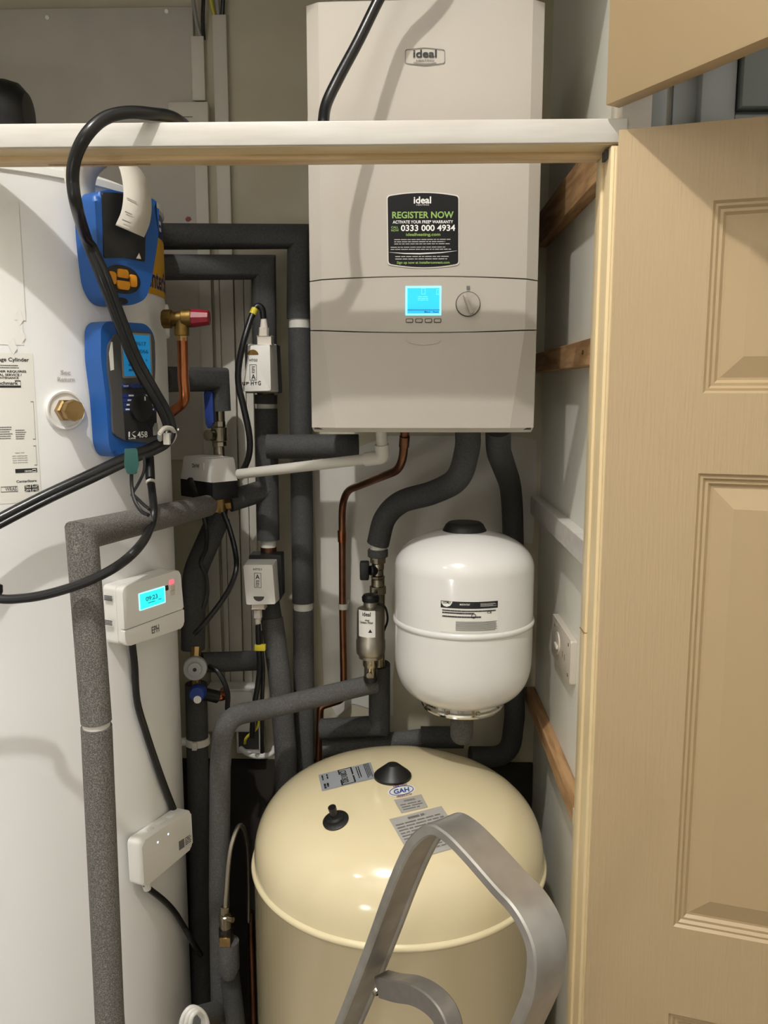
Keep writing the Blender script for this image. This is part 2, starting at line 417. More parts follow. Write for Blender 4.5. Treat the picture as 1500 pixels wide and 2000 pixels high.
# ---- doors
def door_lower():
    o = V((0.2555, YF0-0.014, 0)); u = V((0.959, -0.283, 0)).normalized(); n = u.cross(V((0, 0, 1)))
    pl = Pl(o, u); W, T = 0.56, 0.035
    z1 = pl.uv(1205, 254)[1]-0.0; H = z1
    ca = pl.uv(1373, 760)[0]; cb = ca+0.158; c2 = W-ca-0.158 if W-ca-0.158 > cb+0.05 else cb+0.08
    ra1, ra0 = pl.uv(1388, 392)[1], pl.uv(1368, 768)[1]
    rb1, rb0 = pl.uv(1352, 924)[1], pl.uv(1297, 1806)[1]
    rc1 = rb0-0.13; rc0 = 0.2
    us = [0, ca, cb, c2, c2+0.158, W]; us = [0, ca, cb, cb+0.08, cb+0.238, cb+0.238+ca]; W = us[-1]
    zs = [0.012, rc0, rc1, rb0, rb1, ra0, ra1, H]
    flatm, pan = MB(), []
    for i in range(5):
        for j in range(7):
            u0, u1_, v0, v1 = us[i], us[i+1], zs[j], zs[j+1]
            if i in (1, 3) and j in (1, 3, 5):
                pm = MB(); vs = []; fs = []
                prof = [(0, 0), (0.003, -0.0035), (0.006, -0.003), (0.009, -0.0065), (0.0125, -0.006), (0.016, -0.0095), (0.019, -0.0095), (0.044, -0.002)]
                for ins, d in prof: vs += [(u0+ins, v0+ins, d), (u1_-ins, v0+ins, d), (u1_-ins, v1-ins, d), (u0+ins, v1-ins, d)]
                for k in range(len(prof)-1):
                    for e in range(4):
                        f = (e+1) % 4; fs.append((4*k+e, 4*k+f, 4*k+4+f, 4*k+4+e))
                k = 4*(len(prof)-1); fs.append((k, k+1, k+2, k+3))
                pm.faces(vs, fs, pl.m); pan.append(pm)
            else: flatm.faces([(u0, v0, 0), (u1_, v0, 0), (u1_, v1, 0), (u0, v1, 0)], [(0, 1, 2, 3)], pl.m)
    # edges and back
    z0 = zs[0]
    flatm.faces([(0, z0, 0), (W, z0, 0), (W, H, 0), (0, H, 0), (0, z0, -T), (W, z0, -T), (W, H, -T), (0, H, -T)],
                [(4, 7, 6, 5), (0, 4, 5, 1), (1, 5, 6, 2), (2, 6, 7, 3), (3, 7, 4, 0)], pl.m)
    bmesh.ops.remove_doubles(flatm.bm, verts=flatm.bm.verts[:], dist=1e-5)
    d = struct(flatm, 'door_1', 'door_cream')
    for pm in pan: pm.build('panel', 'door_smooth', d, ang=12)
door_lower()
o = P(1183, 206, YF0-0.014); u = V((0.5, -0.866, 0)).normalized(); pl = Pl(o, u)
d2 = struct(MB().box((0, 0, -0.022), (0.42, 0.60, 0), pl.m, 0.0012), 'door_2', 'door_smooth')

# ceiling lamps, and an added fill lamp behind the viewer
for i, (nm, loc, en, rad, col) in enumerate(LAMPS[:2]):
    t = thing('ceiling_lamp', ['round white spot lamp on the hall ceiling in front of the cupboard', 'round white spot lamp on the hall ceiling further to the left'][i], 'lamp', (loc[0], loc[1], TOPZ))
    MB().lathe([(0, 0), (0.05, 0), (0.05, -0.012), (0.03, -0.02), (0.03, -0.03), (0, -0.03)], M.Translation((loc[0], loc[1], TOPZ))).build('lamp_body', 'lamp_white', t)
loc = LAMPS[2][1]; t = thing('fill_lamp', 'added white fill lamp low on the hall wall behind the viewer', 'lamp', (loc[0], -1.3, loc[2]))
MB().lathe([(0, 0), (0.06, 0), (0.06, 0.01), (0.02, 0.015), (0.015, 0.04), (0, 0.04)], axis_m((loc[0], -1.3, loc[2]), (0, 1, 0))).build('lamp_body', 'lamp_white', t)

# ================================================================== TALL WHITE CYLINDER
RIMZ = 1.55+0.312
cyl = thing('water_cylinder', 'tall white hot water cylinder standing at the left of the cupboard', 'water cylinder', (CX, CY, 0))
MC = M.Translation((CX, CY, 0))
MB().lathe([(0, 0), (CR, 0.0), (CR, RIMZ-0.004), (0, RIMZ-0.004)], MC, 128).build('casing', 'cyl_white', cyl)
MB().lathe([(0, RIMZ+0.048), (0.11, RIMZ+0.046), (0.21, RIMZ+0.034), (0.27, RIMZ+0.014), (0.297, RIMZ+0.003), (0.303, RIMZ), (0.3035, RIMZ-0.010), (0.297, RIMZ-0.013), (0, RIMZ-0.013)], MC, 128).build('lid', 'cap_white', cyl)
def cth(px, py, R=CR): q = PC(px, py, R); return math.atan2(q.y-CY, q.x-CX), q.z
def wrap(R): return lambda v: V((CX+(R+v.z)*math.cos(v.x), CY+(R+v.z)*math.sin(v.x), v.y))
def cpatch(mb, t0, t1, z0, z1, R, n=24, th=0.0):
    f = wrap(R); vs = []; fs = []
    for i in range(n+1):
        t = t0+(t1-t0)*i/n; vs += [f(V((t, z0, 0))), f(V((t, z1, 0)))]
    for i in range(n): fs.append((2*i, 2*i+2, 2*i+3, 2*i+1))
    return mb.faces(vs, fs)
def cbox(x0, y0, x1, y1):
    a = cth(x0, y1); b = cth(x1, y0); return a[0], a[1], b[0], b[1]
# coloured maker's band, its start hidden behind the blue printer
tb0 = cth(215, 480)[0]; tb1 = R_(40); zby = cth(300, 575)[1]
zbm = cth(305, 462)[1]
m = MB(); cpatch(m, tb0, tb1, zby, RIMZ-0.014, CR+0.0006, 40); band = m.build('band', 'navy_band', cyl)
m = MB(); cpatch(m, tb0, tb1, zby, zbm, CR+0.0009, 40); m.build('yellow_field', 'yellow_band', band)
m = MB(); fz = wrap(CR+0.0012)
ta_, tb_ = cth(283, 550)[0], cth(313, 550)[0]; tw_ = (tb_-ta_)/0.36; th0 = ta_-0.115*tw_; th1 = th0+tw_
m.text('CenterStore', th0, zby+0.010, th1, zby+0.043, 0, None, fz); m.build('lettering', 'print_navy', band)
m = MB(); m.frame(cth(302, 440)[0], cth(302, 445)[1], cth(313, 440)[0], cth(302, 425)[1], 0.006, 0, None, fz); m.build('logo_box', 'print_white', band)
# rating label
lb = MB(); t0, t1 = cth(-60, 800)[0], cth(64, 800)[0]+0.015; zl0, zl1 = cth(40, 982)[1], cth(40, 690)[1]
cpatch(lb, t0, t1, zl0, zl1, CR+0.0005, 12); lb = lb.build('rating_label', 'label_cream', cyl)
f5 = wrap(CR+0.0009)
def ctx(mb, st, x0, y0, x1, y1): return mb.text(st, *cbox(x0, y0, x1, y1), 0, None, f5)
def cw(st, b, mt='print_black', par=None): ctx(MB(), st, *b).build('lettering', mt, par)
def crect(b, t, mt, nm='printed_frame', par=None): a = cbox(*b); MB().frame(a[0], a[1], a[2], a[3], t, 0, None, f5).build(nm, mt, par)
def cbar(b, mt='print_black', par=None): a = cbox(*b); cpatch(MB(), a[0], a[2], a[1], a[3], CR+0.0009, 4).build('printed_bar', mt, par)
def clines(b, n, sd, par=None): a = cbox(*b); MB().bars(a[0], a[1], a[2], a[3], n, 0, None, f5, seed=sd).build('fine_print', 'print_grey', par)
for st, b in (('Unvented Storage Cylinder', (-75, 699, 56, 707)), ('CYLINDER REQUIRES', (-30, 723.5, 51, 728)), ('ANNUAL SERVICE /', (-25, 730, 42, 734.2)), ('MAINTENANCE', (-12, 736, 36, 740)), ('benchmark', (-14, 745, 35, 751.5)), ('CenterStore', (32, 936, 71, 943))): cw(st, b, 'print_black', lb)
crect((-20, 743, 40, 757), 0.0016, 'print_black', par=lb); cbar((-20, 753, 40, 757), par=lb); cbar((30, 914, 72, 924), par=lb)
m = MB(); m.text('CENTER', *cbox(48, 918, 62, 922), 0.0003, None, f5); m.build('lettering', 'print_white', lb)
m = MB(); a = cbox(63, 916, 70, 922); m.frame(a[0], a[1], a[2], a[3], 0.001, 0.0003, None, f5); m.build('logo_box', 'print_white', lb)
for k in range(4): cw('NOT INSTALLED', (24+k*0.4, 889+k*4.3, 53+k*0.4, 892+k*4.3), 'print_grey', lb)
cw('Upper Coil', (29, 883, 47, 886), 'print_grey', lb); cw('WRAS', (10, 951, 32, 959), 'print_grey', lb)
for b in ((2, 949, 34, 962), (-30, 784, 65, 861), (-30, 870, 70, 913)): crect(b, 0.0012, 'print_grey', par=lb)
clines((-8, 832, 24, 859), 6, 4, lb); clines((31, 838, 51, 859), 5, 5, lb); clines((-10, 712, 46, 720), 2, 6, lb)
# union flag printed in black
a = cbox(48, 946, 75, 961); fl = MB(); w_, h_ = a[2]-a[0], a[3]-a[1]
def fq(x0, y0, x1, y1): fl.faces([f5(V((a[0]+w_*x, a[1]+h_*y, 0))) for x, y in ((x0, y0), (x1, y0), (x1, y1), (x0, y1))], [(0, 1, 2, 3)])
def ft(*p): fl.faces([f5(V((a[0]+w_*x, a[1]+h_*y, 0))) for x, y in p], [tuple(range(len(p)))])
fq(0, .42, 1, .58); fq(.455, 0, .545, 1)
for sx in (0, 1):
    for sy in (0, 1):
        g = lambda x, y: (x if sx == 0 else 1-x, y if sy == 0 else 1-y)
        ft(g(.12, 0), g(.40, 0), g(.40, .27)); ft(g(0, .12), g(0, .34), g(.2, .34)); ft(g(0, 0), g(.06, 0), g(.40, .36), g(.33, .36))
fl.build('flag', 'print_black', lb)
# clear document pocket taped above the label
m = MB(); a = cbox(-40, 405, 30, 672); cpatch(m, a[0], a[2], a[1], a[3], CR+0.0007, 8)
pk = m.build('document_pocket', 'cap_white', cyl)
m = MB(); a = cbox(27, 395, 36, 625); cpatch(m, a[0], a[2], a[1], a[3], CR+0.0012, 3); m.build('tape', 'cap_white', pk)
m = MB()
for x, y in ((36, 620), (40, 655), (24, 676)):
    p = cth(x, y); m.faces([f5(V((p[0]+dx*0.02, p[1]+dz*0.012, dd))) for dx, dz, dd in ((-1, .2, 0), (.2, 1, .002), (1, -.3, .001), (.1, -1, 0))], [(0, 1, 2, 3)])
m.build('tape_scrap', 'cap_white', pk)
# embossed words and the plugged boss
m = MB(); ctx(m, 'Sec', 118, 723, 137, 732); ctx(m, 'Return', 112, 737, 145, 745); m.build('embossed_lettering', 'print_faint', cyl)
bp = PC(126, 801); bn = (bp-V((CX, CY, bp.z))).normalized(); mb_ = axis_m(bp, bn)
bo = MB().lathe([(0.0, -0.004), (0.0295, -0.004), (0.0295, 0.004), (0.028, 0.0065), (0.0255, 0.006), (0.024, 0.003), (0.019, 0.0035), (0.0, 0.0035)], mb_, 40).build('boss_collar', 'cap_white', cyl)
m = MB().lathe([(0, 0), (0.0172, 0), (0.0172, 0.014), (0.0145, 0.0165), (0, 0.0165)], mb_, 6)
m.lathe([(0.0135, 0.016), (0.0135, 0.022), (0.0155, 0.023), (0.016, 0.034), (0.0148, 0.036), (0, 0.0355)], mb_, 8)
m.build('plug', 'brass', bo)

# ================================================================== BOILER
YB = 1.31; YK = YB+0.27; pb = Pl((0, YB-0.0024, 0), (1, 0, 0))
bxl, bxr = P(606, 645, YB+0.012).x, P(1048, 645, YB+0.012).x
bc, bw = (bxl+bxr)/2, (bxr-bxl)/2
bz = lambda py: P(830, py, YB).z
boiler = thing('boiler', 'large white wall-hung gas boiler with a blue display and a rotary knob', 'boiler', (bc, WY, bz(845)))
def shell(zlo, zhi, cf, rows, extra=None):
    mb = MB(); vs = []; fs = []; bulge = 0.002
    for j in range(rows+1):
        t = j/rows; c = cf(1-t)
        cols = [(-bw, YK), (-bw, YB+0.013), (-bw+c*0.03, YB+0.0122), (-bw+c, YB+0.0008)]
        for k in range(1, 12): q = -1+2*k/12; cols.append((q*(bw-c), YB-bulge*(1-q*q)))
        cols += [(-x, y) for x, y in reversed(cols[:4])]
        for x, y in cols:
            xn = min(abs(x)/bw, 1); yy = y
            if extra and abs(x) < bw+1 and y < YK-0.01: yy += extra(1-t)
            vs.append((bc+x, yy, zlo(xn)+(zhi(xn)-zlo(xn))*t))
    n = len(cols)
    for j in range(rows):
        for i in range(n-1): fs.append((j*n+i, j*n+i+1, (j+1)*n+i+1, (j+1)*n+i))
    fs.append(tuple(range(n-1, -1, -1))); fs.append(tuple(range(rows*n, rows*n+n)))
    return mb.faces(vs, fs)
zu = lambda d: (lambda xn: bz(540)+(bz(547)-bz(540))*xn*xn+d)
zd = lambda d: (lambda xn: bz(650)+(bz(644)-bz(650))*xn*xn+d)
shell(zu(0.0009), lambda xn: bz(1), lambda t: 0.019, 1).build('casing', 'boiler_white', boiler, ang=12)
cp = shell(zd(0.0009), zu(-0.0009), lambda t: 0.0195, 1).build('control_panel', 'boiler_white', boiler, ang=12)
fl_ = shell(lambda xn: bz(836), zd(-0.0009), lambda t: 0.0200+0.019*t, 6, lambda t: 0.004*t*t).build('lower_flap', 'boiler_flap', boiler, ang=12)
m = MB(); vs = []
m.prism([(bc-bw, YB+0.02), (bc-bw+0.039, YB+0.005), (bc+bw-0.039, YB+0.005), (bc+bw, YB+0.02), (bc+bw, YK), (bc-bw, YK)], bz(836), bz(845),
        None, 0, 2, [(bc-bw+0.003, YB+0.024), (bc-bw+0.039, YB+0.012), (bc+bw-0.039, YB+0.012), (bc+bw-0.003, YB+0.024), (bc+bw-0.003, YK), (bc-bw+0.003, YK)])
m.build('bottom_lip', 'boiler_white', boiler)
MB().box((bc-bw+0.004, YB+0.016, bz(840)), (bc+bw-0.004, YK-0.002, bz(3))).build('chassis', 'boiler_dark', boiler)
MB().box((bc-bw+0.03, YK-0.004, bz(700)), (bc+bw-0.03, WY, bz(120))).build('mounting_frame', 'boiler_dark', boiler)
# finger pull on the flap
m = MB(); q = pb.uvs((793, 664), (800, 670), (828, 674), (855, 670), (861, 664))
m.tube([pb.m @ V((x, y, 0)) for x, y in q], 0.0007, 6); m.build('finger_pull', 'boiler_flap', fl_)
# display
x0, y0, x1, y1 = pb.box(793, 560, 861, 615)
scr = MB().prism(rpoly(rect(x0-.001, y0-.001, x1+.001, y1+.001), 0.001), -0.003, 0.0008, pb.m).build('display', 'screen_edge', cp)
MB().flat(rect(x0+.002, y0+.002, x1-.002, y1-.002), 0.0010, pb.m).build('screen', 'screen_blue', cp)
m = MB(); a = pb.box(796, 605, 859, 606.3); m.flat(rect(*a), 0.0013, pb.m); pb.txt(m, 'Menu', 829, 607.5, 840, 611, 0.0013); pb.txt(m, 'Reset', 846, 607.5, 857, 611, 0.0013)
m.build('screen_text', 'screen_dark', cp)
m = MB(); a = pb.box(823, 563, 831, 575); m.frame(a[0], a[1], a[2], a[3], 0.0008, 0.0013, pb.m)
pb.bars(m, 816, 578, 837, 588, 3, 0.0013, ragged=0.1); a = pb.box(852, 565, 858, 576); m.frame(a[0], a[1], a[2], a[3], 0.0009, 0.0013, pb.m)
m.build('screen_icon', 'screen_mark', cp)
for xa in (792.5, 811, 829.5, 847.5):
    a = pb.box(xa, 622, xa+14.5, 630.5); b = MB().prism(rpoly(rect(*a), 0.002), -0.003, 0.0006, pb.m).build('button_surround', 'outline_dark', cp)
    g = 0.0011; MB().prism(rpoly(rect(a[0]+g, a[1]+g, a[2]-g, a[3]-g), 0.0015), -0.002, 0.0016, pb.m, 0.0004).build('button', 'knob_grey', cp)
kc = pb.uv(914, 594); kr = pb.uv(936.5, 594)[0]-kc[0]
MB().prism(circ2(kc[0], kc[1], kr+0.0014, 48), -0.003, 0.0006, pb.m).build('knob_surround', 'outline_dark', cp)
kn = MB().prism(circ2(kc[0], kc[1], kr, 48), -0.003, 0.004, pb.m, 0.001)
ca_, sa_ = math.cos(R_(112)), math.sin(R_(112))
kg = [(kc[0]+ca_*x-sa_*y, kc[1]+sa_*x+ca_*y) for x, y in ((-.9*kr, -.16*kr), (.9*kr, -.16*kr), (.9*kr, .16*kr), (-.9*kr, .16*kr))]
kn.prism(rpoly(kg, 0.002), 0.002, 0.013, pb.m, 0.0015); kn.build('knob', 'knob_grey', cp)
a = pb.box(911, 558.5, 918, 565.5); MB().flat(rect(*a), 0.0006, pb.m).build('knob_symbol', 'print_grey', cp)
# maker's badge
bd = MB(); q = pb.uvs((791, 97), (830, 93), (869, 97), (869, 124), (830, 129), (791, 124)); q2 = [(kx*0.975+(pb.uv(830, 110)[0])*0.025, ky*0.95+pb.uv(830, 110)[1]*0.05) for kx, ky in q]
bd.ring(rpoly(q, 0.003), rpoly(q2, 0.003), 0.0002, 0.0009, pb.m); bd = bd.build('badge', 'print_grey', boiler)
m = MB(); pb.txt(m, 'ideal', 807, 97, 853, 113, .0008); m.build('lettering', 'print_black', bd)
m = MB(); pb.txt(m, 'HEATING', 813, 116, 848, 120.5, .0008)
m.tube([pb.pt(x, y, 0.0006) for x, y in ((808, 122.5), (820, 124.3), (830, 125), (842, 124.3), (852, 122.5))], 0.0004, 5); m.build('lettering', 'print_grey', bd)
# black registration sticker
def arcpts(y_end, y_mid, x0, x1, n=12): return [(x0+(x1-x0)*i/n, y_mid+(y_end-y_mid)*((2*i/n-1)**2)) for i in range(n+1)]
def stk(g):
    top = arcpts(384-g, 377-g, 757-g, 895+g); bot = arcpts(515+g, 522+g, 759-g, 895+g)
    pts = pb.uvs(*(bot+top[::-1])); return rpoly(pts, [0.006 if i in (0, 12, 13, 25) else 0 for i in range(26)], 4)
st = MB().prism(stk(2), 0, 0.0006, pb.m).build('sticker', 'sticker_edge', boiler)
MB().prism(stk(0), 0.0006, 0.0009, pb.m).build('sticker_field', 'sticker_black', st)
m = MB()
for tx, b in (('ideal', (808, 384, 842, 398)), ('ACTIVATE YOUR FREE* WARRANTY', (767, 430, 885, 437)), ('0333 000 4934', (783, 439, 889, 452))): m = MB(); pb.txt(m, tx, *b, 0.0012); m.build('lettering', 'print_white', st)
m = MB()
m.tube([pb.pt(x, y, 0.0011) for x, y in ((760, 493), (790, 495.5), (820, 496), (860, 494), (893, 490))], lambda t: 0.0012*math.sin(math.pi*min(max(t, .03), .97)), 6)
m.build('swoosh', 'print_white', st)
for tx, b in (('REGISTER NOW', (766, 413, 886, 427)), ('CALL', (764, 442, 778, 446.5)), ('NOW', (764, 448, 779, 452.5)), ('idealheating.com', (793, 455, 860, 463)), ('Sign up now at installerconnect.com', (775, 510, 878, 517))): m = MB(); pb.txt(m, tx, *b, 0.0012); m.build('lettering', 'print_green', st)
m = MB(); pb.txt(m, 'HEATING', 813, 399, 838, 402, .0012); m.build('lettering', 'print_faint', st); m = MB()
for (a, b, c, d, r, k) in ((770, 465.5, 882, 479, 3, 1), (763, 480.5, 889, 489.5, 2, 2), (772, 498.5, 881, 508.5, 2, 3)): pb.bars(m, a, b, c, d, r, 0.0012, fill=.35, ragged=.15, seed=k); m.build('fine_print', 'print_faint', st); m = MB()

# ================================================================== WHITE EXPANSION VESSEL
VK = 1.49/1.62
VX, VY, VR, VZ0, VZ1, VH1, VN1, VH0, VN0 = 0.1142*VK, 1.49, 0.138*VK, 1.55-0.511*VK, 1.55-0.3457*VK, 0.0756*VK, 2.06, 0.1135*VK, 2.95
MV = M.Translation((VX, VY, 0))
ves = thing('expansion_vessel', 'round white expansion vessel hanging under the boiler on the right', 'expansion vessel', (VX, VY, VZ0-VH0))
pr = []
for i in range(17):
    a = math.pi/2*i/16; pr.append((VR*max(math.sin(a), 0)**(2/VN0), VZ0-VH0*max(math.cos(a), 0)**(2/VN0)))
zs_ = PC(905, 1245, VR, VX, VY).z
pr += [(VR, zs_-0.006), (VR+0.0022, zs_-0.0045), (VR+0.003, zs_-0.0005), (VR+0.0022, zs_+0.0035), (VR, zs_+0.005)]
for i in range(17):
    a = math.pi/2*i/16; pr.append((VR*max(math.cos(a), 0)**(2/VN1), VZ1+VH1*max(math.sin(a), 0)**(2/VN1)))
MB().lathe(pr, MV, 96).build('shell', 'vessel_white', ves, ang=50)
zc_ = VZ1+VH1
MB().lathe([(0.040, zc_-0.012), (0.040, zc_-0.003), (0.034, zc_+0.008), (0.029, zc_+0.012), (0.012, zc_+0.013), (0, zc_+0.012)], MV, 40).build('cap', 'rubber_black', ves)
zf = VZ0-VH0
m = MB().lathe([(0.0, zf+0.016), (0.070, zf+0.016), (0.071, zf+0.001), (0.075, zf-0.001), (0.0765, zf-0.004), (0.075, zf-0.008), (0.02, zf-0.012), (0, zf-0.012)], MV, 56)
fg = m.build('flange', 'chrome', ves)
for k in range(8):
    a = math.pi*2*k/8+0.35; p = V((VX+0.0725*math.cos(a), VY+0.0725*math.sin(a), zf-0.002)); MB().cyl(p, p+V((0, 0, 0.006)), 0.0036, n=6).build('bolt', 'nickel', fg)
MB().cyl((VX, VY, zf-0.010), (VX, VY, zf-0.026), 0.0155, n=24).build('union', 'brass_dull', ves)
# its rating label
def vth(px, py): q = PC(px, py, VR, VX, VY); return math.atan2(q.y-VY, q.x-VX), q.z
def vwrap(R): return lambda v: V((VX+(R+v.z)*math.cos(v.x), VY+(R+v.z)*math.sin(v.x), v.y))
def vbox(x0, y0, x1, y1): a = vth(x0, y1); b = vth(x1, y0); return a[0], a[1], b[0], b[1]
def vpatch(mb, x0, y0, x1, y1, R, n=14):
    a = vbox(x0, y0, x1, y1); f = vwrap(R); vs = []; fs = []
    for i in range(n+1):
        t = a[0]+(a[2]-a[0])*i/n; vs += [f(V((t, a[1], 0))), f(V((t, a[3], 0)))]
    for i in range(n): fs.append((2*i, 2*i+2, 2*i+3, 2*i+1))
    return mb.faces(vs, fs)
vl = vpatch(MB(), 860, 1172, 973, 1233, VR+0.0005).build('rating_label', 'label_cream', ves)
vpatch(MB(), 861, 1173, 972, 1186, VR+0.0008).build('label_header', 'print_black', vl)
m = MB(); fv = vwrap(VR+0.0011)
m.text('MADE IN ITALY', *vbox(898, 1179, 918, 1182), 0, None, fv)
m.faces([fv(V((*vth(x, y), 0))) for x, y in ((862, 1174), (884, 1174), (883, 1178), (879, 1183), (873, 1185), (867, 1183), (863, 1178))], [(6, 5, 4, 3, 2, 1, 0)])
a = vbox(938, 1176, 970, 1185); m.bars(a[0], a[1], a[2], a[3], 4, 0, None, fv, fill=.3, seed=9); m.build('lettering', 'print_white', vl)
m = MB(); m.text('ZILMET', *vbox(864.5, 1174.6, 882, 1177.6), 0.0003, None, fv)
for b, r, k in (((864, 1188, 971, 1194), 1, 1), ((864, 1194, 946, 1206), 2, 2)): a = vbox(*b); m.bars(a[0], a[1], a[2], a[3], r, 0, None, fv, seed=k, fill=.4)
m.text('CE', *vbox(951, 1193, 960, 1198), 0, None, fv)
p = vth(925, 1203); c2 = [fv(V((p[0]+0.028*math.cos(q*math.pi/8), p[1]+0.0038*math.sin(q*math.pi/8), 0))) for q in range(16)]
m.tube(c2+[c2[0]], 0.0005, 5, False); m.build('lettering', 'print_black', vl)
m = MB(); a = vbox(890, 1211, 971, 1232); m.bars(a[0], a[1], a[2], a[3], 9, 0, None, fv, seed=8, fill=.5, ragged=.05); m.build('fine_print', 'print_grey', vl)

# ================================================================== CREAM PRESSURE TANK
TX, TY, TR, TZ, TH, TN = -0.0125, 1.406, 0.260, 1.55-0.8326, 0.1473, 2.66
MT = M.Translation((TX, TY, 0))
tank = thing('pressure_tank', 'big glossy cream pressure tank with a domed top standing behind the ladder', 'pressure tank', (TX, TY, 0))
pr = [(0, 0.07), (0.2, 0.075), (0.245, 0.1), (TR, 0.16), (TR, TZ-0.012), (TR+0.003, TZ-0.009), (TR+0.0042, TZ-0.004), (TR+0.003, TZ+0.001), (TR, TZ+0.003)]
MB().lathe(pr, MT, 128).build('body', 'tank_cream', tank, ang=50)
pr = []
for i in range(25):
    a = math.pi/2*i/24; pr.append((TR*max(math.cos(a), 0)**(2/TN), TZ+0.001+TH*max(math.sin(a), 0)**(2/TN)))
MB().lathe(pr, MT, 128).build('dome', 'tank_cream', tank, ang=50)
MB().lathe([(TR-0.001, TZ-0.010), (TR+0.004, TZ-0.008), (TR+0.0055, TZ-0.0035), (TR+0.004, TZ+0.001), (TR-0.001, TZ+0.003)], MT, 128).build('bead', 'tank_bead', tank, ang=60)
MB().lathe([(0.2, 0.0), (0.215, 0.0), (0.215, 0.09), (0.2, 0.09)], MT, 64).build('base_ring', 'tank_cream', tank)
def dz(r): return TZ+0.001+TH*max(1-(r/TR)**TN, 0)**(1/TN)
def PDm(px, py, off=0.0):
    d = ray(px, py); t0 = 0.8; p = None
    for i in range(1200):
        t = t0+i*0.001; p = EYE+d*t; r = math.hypot(p.x-TX, p.y-TY)
        if r < TR and p.z < dz(r): break
    lo, hi = t-0.001, t
    for _ in range(20):
        mid = (lo+hi)/2; p = EYE+d*mid; r = math.hypot(p.x-TX, p.y-TY)
        if r < TR and p.z < dz(r): hi = mid
        else: lo = mid
    p = EYE+d*hi; r = math.hypot(p.x-TX, p.y-TY); e = 1e-3
    sl = (dz(min(r+e, TR))-dz(max(r-e, 0)))/(2*e); n = V((-sl*(p.x-TX)/max(r, 1e-6), -sl*(p.y-TY)/max(r, 1e-6), 1)).normalized()
    return p+n*off, n
def quad_map(q, off):
    # corners given top-left, top-right, bottom-right, bottom-left; s to the right, t downwards
    def f(v):
        s_, t_ = v.x, v.y
        a = [(1-t_)*((1-s_)*q[0][k]+s_*q[1][k])+t_*((1-s_)*q[3][k]+s_*q[2][k]) for k in (0, 1)]
        return PDm(a[0], a[1], off+v.z)[0]
    return f
def dpatch(mb, q, off, n=6):
    f = quad_map(q, off); vs = [f(V((i/n, j/n, 0))) for j in range(n+1) for i in range(n+1)]
    fs = [(j*(n+1)+i, (j+1)*(n+1)+i, (j+1)*(n+1)+i+1, j*(n+1)+i+1) for j in range(n) for i in range(n)]
    return mb.faces(vs, fs)
def dtext(mb, st, q, x0, y0, x1, y1, off=0.0012):
    g = quad_map(q, off); return mb.text(st, x0, -y1, x1, -y0, 0, None, lambda v: g(V((v.x, -v.y, 0))))
def dbars(mb, q, x0, y0, x1, y1, rows, off=0.0012, **k):
    g = quad_map(q, off); return mb.bars(x0, -y1, x1, -y0, rows, 0, None, lambda v: g(V((v.x, -v.y, 0))), **k)
def dframe(mb, q, x0, y0, x1, y1, t, off=0.0012):
    g = quad_map(q, off)
    return mb.frame(x0, -y1, x1, -y0, t, 0, None, lambda v: g(V((v.x, -v.y, 0))))
q = [(622, 1514), (724, 1489), (734, 1520), (629, 1546)]
l1 = dpatch(MB(), q, 0.0007).build('rating_label', 'sticker_bluegrey', tank)
qv = [(722, 1489), (734, 1520), (629, 1546), (622, 1514)]      # the writing runs down the label
m = MB(); dtext(m, 'C001302', qv, .12, .48, .86, .60); dframe(m, qv, .03, .36, .96, .63, .03)
dbars(m, qv, .05, .03, .95, .14, 4, seed=3, fill=.5); dbars(m, qv, .1, .22, .9, .30, 2, seed=5); dbars(m, qv, .1, .8, .4, .98, 2, seed=7, fill=.3); dbars(m, qv, .62, .84, .92, .95, 2, seed=2, fill=.7)
m.build('lettering', 'print_black', l1)
cpos, cn = PDm(767, 1517)
MB().lathe([(0.0, -0.004), (0.0335, -0.002), (0.0335, 0.004), (0.031, 0.007), (0.014, 0.021), (0.011, 0.0235), (0, 0.0235)], axis_m(cpos, V((0, 0, 1))), 40).build('cap', 'rubber_black', tank)
vp, vn = PDm(656, 1603)
am = axis_m(vp, vn); m = MB().lathe([(0.0, -0.002), (0.0215, -0.001), (0.022, 0.002), (0.018, 0.004), (0.014, 0.0045), (0.013, 0.008), (0.0085, 0.0095), (0.0078, 0.012), (0, 0.012)], am, 32)
ab = m.build('valve_boot', 'rubber_black', tank)
MB().lathe([(0, 0.010), (0.0058, 0.010), (0.0058, 0.022), (0.0068, 0.0225), (0.0068, 0.029), (0, 0.029)], am, 20).build('valve_cap', 'plastic_black', ab)
# oval logo, two notices
ec = (784, 1545); g = MB(); el = [PDm(ec[0]+27*math.cos(t*math.pi/18)+1.5*math.sin(t*math.pi/18), ec[1]+11.5*math.sin(t*math.pi/18)-4*math.cos(t*math.pi/18), .0006)[0] for t in range(36)]
g.faces(el, [tuple(range(35, -1, -1))]); lg = g.build('logo_sticker', 'logo_white', tank)
def elp(a, b): return [PDm(ec[0]+a*math.cos(t*math.pi/18), ec[1]+b*math.sin(t*math.pi/18)-a*.15*math.cos(t*math.pi/18), .0012)[0] for t in range(37)]
m = MB(); m.tube(elp(23, 8.6), 0.0006, 5, False)
dtext(m, 'GAH', [(766, 1542.5), (800, 1536), (802, 1547), (768, 1553.5)], 0.06, .12, .94, .92, .0012); m.build('lettering', 'logo_blue', lg)
m = MB(); dtext(m, 'HEATING', [(768, 1536.5), (795, 1531), (795, 1534), (768, 1539.5)], 0, 0, 1, 1, .0012); dtext(m, 'PRODUCTS', [(775, 1556), (804, 1550), (804, 1553), (775, 1559)], 0, 0, 1, 1, .0012); m.build('lettering', 'red_cap', lg)
q = [(769, 1563), (823, 1552), (836, 1577), (784, 1589)]
